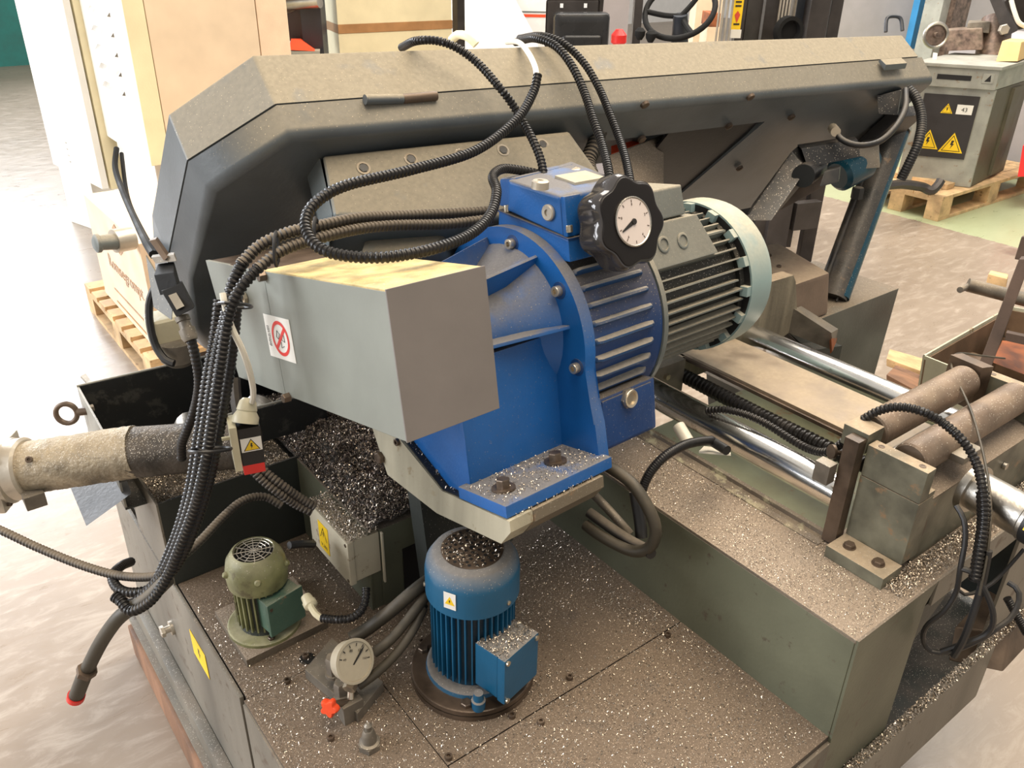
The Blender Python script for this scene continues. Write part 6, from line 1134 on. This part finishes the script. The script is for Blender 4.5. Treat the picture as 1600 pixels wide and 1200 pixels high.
part('handwheel', bm, 'steel', tv); part('handwheel_disc', lathe(newbm(), hw0-hn*.01, hn, [(0, .07), (.006, .07), (.012, .02), (.05, .018)], 24), 'mill_brown', tv)
part('slide_bed', hexa(newbm(), [(6.1065,3.1239,0.9589), (6.3139,2.9711,0.9708), (6.6689,3.125,0.9684), (6.447,3.2885,0.9558), (6.1518,3.1724,1.0822), (6.3547,3.0282,1.1017), (6.6995,3.1836,1.0898), (6.4897,3.3324,1.0694)], .01), 'mill_brown', tv)
part('pillar', cyl(newbm(), (6.5535,3.0031,0.8687), (6.674,3.094,1.1402), .11, .10, n=24), 'mill_brown', tv)
part('slide_wing', hexa(newbm(), [(6.371,3.1409,1.0748), (6.4899,3.0398,1.0616), (6.7175,3.1535,1.066), (6.6019,3.2524,1.0797), (6.3928,3.156,1.1219), (6.5225,3.0625,1.1323), (6.7486,3.1734,1.131), (6.6218,3.2645,1.1203)], .005), 'steel_dull', tv)
part('swing_arm', hexa(newbm(), [(6.4596,2.912,1.0503), (6.5411,2.8759,1.0902), (6.7211,2.95,1.0877), (6.6483,2.9868,1.0588), (6.4421,3.1279,1.3483), (6.5046,3.0802,1.3496), (6.68,3.1545,1.3419), (6.6229,3.1979,1.3408)], .006), 'mast', tv)
part('arm_bolt', hexbolt(newbm(), (6.4413,2.93,1.0982), hn, .035, .03), 'cast_alu', tv)
part('motor_head', lathe(newbm(), (6.8014,3.0238,1.1824), (.9, .2, .3), [(0, .12), (.05, .14), (.5, .14)], 28), 'mast', tv)
solo('hanging_tag', hexa(newbm(), [(5.7953,3.0276,0.8846), (5.8176,3.0081,0.8814), (5.8384,3.0189,0.8787), (5.816,3.0384,0.8819), (5.8332,3.0589,0.9741), (5.8555,3.0394,0.9708), (5.8764,3.0502,0.9684), (5.854,3.0698,0.9716)]), 'sticker_white', 'white paper tag hanging from the handwheel of the grey machine', 'tag')
solo('small_carton', hexa(newbm(), [(6.0909,2.7609,0.9352), (6.1481,2.6506,0.9439), (6.43,2.7179,0.942), (6.4385,2.845,0.9275), (6.1609,2.787,1.0538), (6.202,2.6834,1.0539), (6.4801,2.7512,1.0483), (6.485,2.8875,1.0432)], .004), 'yellow_carton', 'small yellow printed carton standing on the grey machine', 'carton')
solo('pale_cable', tube(newbm(), [(6.4508,2.9316,1.2808),(6.4467,2.8889,1.213),(6.4505,2.8426,1.1492),(6.4832,2.7998,1.1235)], .015, 8), 'white_plastic', 'pale yellow cable hanging over the machine head at upper right', 'cable')
solo('floor_clamp', tube(newbm(), [(5.0605,2.7521,0.2738),(5.2391,2.7455,0.2567),(5.4305,2.7147,0.2183),(5.4731,2.6675,0.1974),(5.5151,2.6552,0.2273),(5.5407,2.6554,0.2568)], .03, 8), 'mast', 'black steel clamp arm lying on the pallet in front of the grey machine', 'clamp')
solo('grey_bin', box(newbm(), (7.1, 2.45, 0), (8.2, 3.6, .95), .01), 'wall_grey', 'plain grey box standing at the right edge beyond the machine', 'box')
solo('red_trolley', hexa(newbm(), [(6.2672,2.4927,0.2125), (6.441,2.3603,0.216), (6.6705,2.4521,0.1905), (6.4979,2.5836,0.187), (6.3527,2.5522,0.3978), (6.4986,2.441,0.4008), (6.7264,2.5304,0.3697), (6.5826,2.6399,0.3668)]), 'red', 'bright red object at the right edge beside the pallet', 'trolley')

# ---- scrap bin with rusty rack at the right
sb_ = thing('scrap_bin', 'pale green metal scrap bin with a rusty inside at the right', 'bin', (3.0, 1.4, .1))
zt = .50
b0, b1, b2, b3 = Vector((2.4703,1.1013,0.5)), Vector((2.4605,0.7899,0.5)), Vector((3.2013,0.9157,0.5)), Vector((3.1048,1.1338,0.5))
P = [b0, b1+(b1-b0)*.4, b2+(b2-b3)*.2, b3]
for i in range(4):
    a, b = P[i], P[(i+1) % 4]; n_ = ((b-a).cross(Vector((0, 0, 1)))).normalized()*.006; cen = sum(P, Vector())/4
    if (cen-a).dot(n_) < 0: n_ = -n_
    lo = lambda q, k=.88: Vector((cen.x+(q.x-cen.x)*k, cen.y+(q.y-cen.y)*k, .10))
    part('bin_wall', hexa(newbm(), [lo(a), lo(b), lo(b)+n_, lo(a)+n_, a, b, b+n_, a+n_]), 'bin_paint', sb_)
    part('bin_lining', hexa(newbm(), [lo(a)+n_*1.2, lo(b)+n_*1.2, lo(b)+n_*2, lo(a)+n_*2, a+n_*1.2-Vector((0, 0, .012)), b+n_*1.2-Vector((0, 0, .012)), b+n_*2-Vector((0, 0, .012)), a+n_*2-Vector((0, 0, .012))]), 'bin_inside', sb_)
part('bin_floor', hexa(newbm(), [tuple(Vector((cen.x+(q.x-cen.x)*.88, cen.y+(q.y-cen.y)*.88, .10))) for q in P]+[tuple(Vector((cen.x+(q.x-cen.x)*.88, cen.y+(q.y-cen.y)*.88, .12))) for q in P]), 'bin_inside', sb_)
rk = thing('rusty_rack', 'rusty steel rack with slanted post and orange back sheet in the scrap bin', 'rack', (2.4639,0.9039,0.5078))
part('post', hexa(newbm(), [(2.4061,0.9121,0.5596), (2.4335,0.8869,0.5537), (2.4892,0.907,0.5413), (2.4638,0.9297,0.5457), (2.6376,0.9787,0.8164), (2.6675,0.9558,0.817), (2.7342,0.9825,0.8055), (2.7097,1.0012,0.805)], .004), 'rust_dark', rk)
part('post', hexa(newbm(), [(2.7322,1.0261,0.7828), (2.7539,1.0061,0.7781), (2.8085,1.0277,0.7666), (2.7911,1.0445,0.7715), (2.7682,1.0394,0.8436), (2.7931,1.0205,0.8441), (2.8479,1.0416,0.8321), (2.8257,1.0585,0.8316)], .003), 'rust_dark', rk)
part('cross_bar', hexa(newbm(), [(2.6404,0.9482,0.5632), (2.7409,0.8531,0.5378), (2.7969,0.8741,0.527), (2.6977,0.9686,0.5529), (2.65,0.9549,0.5839), (2.7484,0.8637,0.562), (2.8034,0.8833,0.5481), (2.7063,0.9739,0.5705)]), 'rust_dark', rk)
part('back_sheet', hexa(newbm(), [(2.6906,0.9827,0.4598), (2.8172,0.8452,0.4018), (2.8392,0.8531,0.3962), (2.7117,0.9916,0.4546), (2.9369,1.0612,0.4338), (3.0619,0.9583,0.4249), (3.0842,0.9666,0.4203), (2.9584,1.0703,0.4293)]), 'rust', rk)
part('tube_arm', cyl(newbm(), (2.7467,1.1451,0.6573), (2.8854,0.9407,0.6205), .022, n=16), 'steel_dull', rk)
part('tube_arm_end', cyl(newbm(), (2.6729,1.1328,0.6606), (2.8146,1.1547,0.6433), .010, n=10), 'steel_dull', rk)
solo('wood_block', hexa(newbm(), [(2.996,1.1906,0.5861), (3.0495,1.1433,0.5775), (3.1628,1.1881,0.5615), (3.1105,1.2334,0.5684), (3.0134,1.1998,0.6196), (3.0616,1.1526,0.605), (3.1741,1.1959,0.5858), (3.1267,1.2402,0.5969)], .006), 'pallet_wood', 'small wooden block lying behind the tube arm of the rusty rack', 'block')
solo('bin_scrap', box(newbm(), tuple(Vector((2.7477,1.1,0.3805))-Vector((.05, .05, .12))), tuple(Vector((2.7477,1.1,0.3805))+Vector((.09, .10, .03))), .02), 'bin_inside', 'rusty box shaped scrap lying in the bin beside the rack', 'scrap')
cw = thing('timber_pile', 'two weathered timbers on the floor between the frame end and the scrap bin', 'timber', (2.6322,1.2206,0.3204))
part('timber', hexa(newbm(), [(2.4423,1.1713,0.3482), (2.4713,1.0604,0.3235), (2.7653,1.1352,0.2409), (2.705,1.2764,0.2742), (2.4577,1.1929,0.3975), (2.4852,1.0799,0.3683), (2.7788,1.1541,0.284), (2.7174,1.2938,0.314)], .004), 'beam_wood', cw)
part('timber', hexa(newbm(), [(2.6892,1.3126,0.3095), (2.7757,1.2199,0.2717), (3.0262,1.2686,0.2065), (2.8887,1.4076,0.2543), (2.6967,1.323,0.3334), (2.7831,1.2303,0.2956), (3.0341,1.2797,0.232), (2.896,1.4178,0.2777)], .004), 'pallet_wood', cw)

# ================================================================ SWARF
def chips(name, label, samp, n, size, m_, parent=None, flat=.8):
    """loose metal chips: small bent slivers scattered by samp() -> (point, normal lift)"""
    verts, faces = [], []
    for _ in range(n):
        p = samp()
        if p is None: continue
        p = Vector(p); L = size*random.uniform(.4, 1.5); w = L*random.uniform(.18, .4)
        a = random.uniform(0, 2*pi); tilt = random.uniform(-flat, flat); d = Vector((cos(a)*cos(tilt), sin(a)*cos(tilt), sin(tilt))); s = Vector((-sin(a), cos(a), random.uniform(-flat, flat)*1.2)).normalized()*w
        k = Vector((0, 0, L*random.uniform(.05, .35)))
        i = len(verts); p = p+Vector((0, 0, L*abs(sin(tilt))*.5+.0004))
        verts += [p-d*L*.5-s*.5, p-d*L*.5+s*.5, p-s*.5+k, p+s*.5+k, p+d*L*.5-s*.4, p+d*L*.5+s*.4]
        faces += [(i, i+2, i+3, i+1), (i+2, i+4, i+5, i+3)]
    me = bpy.data.meshes.new(name); o = bpy.data.objects.new(name, me); COL.objects.link(o); me.materials.append(MATS[m_])
    c = sum(verts, Vector())/len(verts); c.z = min(v.z for v in verts)
    me.from_pydata([v-c for v in verts], [], faces); o.location = c; me.update()
    o['kind'] = 'stuff'; o['label'] = label; o['category'] = 'metal chips'
    return o
R = random.uniform
def clump(x, y, s=9):
    from mathutils import noise
    return noise.noise(Vector((x*s, y*s, .3)))*.5+.5
def s_deck():
    x, y = R(.272, .995), R(.44, 1.40)
    if x < .545 and y > 1.40: return None
    if x > .565 and y > 1.118: return None
    if (x-.612)**2+(y-.885)**2 < .104**2: return None
    if clump(x, y) < R(.1, .75): return None
    return (x, y, .5005)
chips('steel_chips', 'bright metal chips scattered over the lower deck around the motors', s_deck, 42000, .0030, 'swarf')
def s_ledge():
    x, y = R(1.002, 1.165), R(.432, 1.25)
    if x > 1.128 and .465 < y < .58: return None
    if clump(x, y, 14) < R(.05, .6): return None
    return (x, y, .712)
chips('steel_chips', 'fine bright metal chips covering the raised ledge beside the roller block', s_ledge, 18000, .0022, 'swarf')
chips('steel_chips', 'metal chips heaped along the front foot of the roller block', lambda: (R(1.14, 1.64), .43+.045*R(0, 1)**.6, .7115+R(0, .006)), 7000, .0038, 'swarf')
# pile on the housing block: a lumpy bed and chips on it
from mathutils import noise
def hpile(x, y):
    u_ = max(0, 1-abs(y-1.38)/.32); w_ = max(0, min(1, (x-.545)/.05))*max(0, min(1, (.82-x)/.06))
    return .682+.05*w_*u_**.7+.016*noise.noise(Vector((x*22, y*22, 0)))*w_+.007*noise.noise(Vector((x*60, y*60, 2)))
bm = newbm(); NX, NY = 56, 90; gv_ = [[bm.verts.new((.548+.26*i/NX, 1.124+.58*j/NY, hpile(.548+.26*i/NX, 1.124+.58*j/NY))) for j in range(NY+1)] for i in range(NX+1)]
for i in range(NX):
    for j in range(NY): bm.faces.new((gv_[i][j], gv_[i+1][j], gv_[i+1][j+1], gv_[i][j+1]))
solo('swarf_heap', bm, 'swarf_bed', 'dark lumpy heap of oily swarf on the housing below the drive cover', 'metal chips', kind='stuff')
def s_pile():
    x, y = R(.55, .80), R(1.126, 1.70); return (x, y, hpile(x, y)+R(0, .003))
chips('steel_chips', 'bright coarse chips on top of the dark swarf heap below the drive cover', s_pile, 20000, .0046, 'swarf', flat=1.0)
chips('steel_chips', 'dark oily chips mixed into the heap below the drive cover', s_pile, 16000, .0055, 'swarf_dark', flat=1.0)
bm = newbm(); gh = lambda x, y: .672+.010*noise.noise(Vector((x*25, y*25, 5)))-.35*max(0, y-1.60)*.3
gv_ = [[bm.verts.new((.270+.275*i/40, 1.419+.22*j/34, gh(.270+.275*i/40, 1.419+.22*j/34))) for j in range(35)] for i in range(41)]
for i in range(40):
    for j in range(34): bm.faces.new((gv_[i][j], gv_[i+1][j], gv_[i+1][j+1], gv_[i][j+1]))
solo('swarf_heap', bm, 'swarf_bed_lit', 'swarf painted pale as if lit, filling the square hopper behind the olive pump', 'metal chips', kind='stuff')
def s_hop(): x, y = R(.272, .543), R(1.42, 1.635); return (x, y, gh(x, y)+R(0, .002))
chips('steel_chips', 'pale metal chips filling the square hopper behind the olive pump', s_hop, 14000, .0038, 'swarf', flat=.9)
def s_jb(): return (R(.504, .568), R(ylo, yhi), .683+R(0, .006))
chips('steel_chips', 'metal chips piled on top of the cream junction box', s_jb, 3000, .004, 'swarf', flat=.9)
def s_pump(): a, r = R(0, 2*pi), sqrt(R(0, 1))*.05; return (PX+r*cos(a), PY+r*sin(a), .776)
chips('steel_chips', 'a few metal chips on the grille of the blue pump motor', s_pump, 260, .004, 'swarf')
FH = FM['H']
def s_foot(): return FH @ Vector((R(.005, .236), R(.01, .117), .0228))
chips('steel_chips', 'metal chips on the blue gearbox foot around its two bolts', s_foot, 900, .0032, 'swarf')
def s_brk():
    y = R(.0, .36); z = .001 if y < .18 else .0015+(y-.18)*.67
    return FH @ Vector((R(.008, .20), y, z))
chips('steel_chips', 'sparse chips on the oily shade-black top of the bracket plate', s_brk, 1500, .004, 'swarf')
def s_end(): return (R(1.02, 1.75), R(.406, .424), .3725)
chips('steel_chips', 'metal chips lying along the bottom rail at the right end', s_end, 1800, .005, 'swarf')
def s_tbx(): a, b = R(.055, .112), R(-.05, .032); return (PX+.22*a+.975*b, PY-.975*a+.22*b, .6425 if a > .098 else .6405)
chips('steel_chips', 'metal chips on the terminal box of the blue pump motor', s_tbx, 700, .0035, 'swarf')
for _o in list(bpy.data.objects):
    if _o.type == 'EMPTY' and not _o.children: bpy.data.objects.remove(_o)

GROUPS = {'guide_rod': 'chrome guide rods between vise and carriage', 'steel_roller': 'brown steel rollers of the roller block', 'cable_tie': 'black cable ties on the conduits', 'hydraulic_hose': 'hydraulic hoses beside the blue pump',
          'wooden_pallet': 'wooden pallets on the floor', 'conduit': 'corrugated conduits of the saw', 'black_cable': 'black cables around the saw', 'steel_chips': 'loose metal chips on the saw', 'wooden_beam': 'wooden beams under the saw',
          'swarf_heap': 'swarf heaps', 'hose': 'hoses under the bracket plate'}
for _o in bpy.data.objects:
    _b = _o.name.split('.')[0]
    if _b in GROUPS and _o.parent is None and 'label' in _o: _o['group'] = GROUPS[_b]
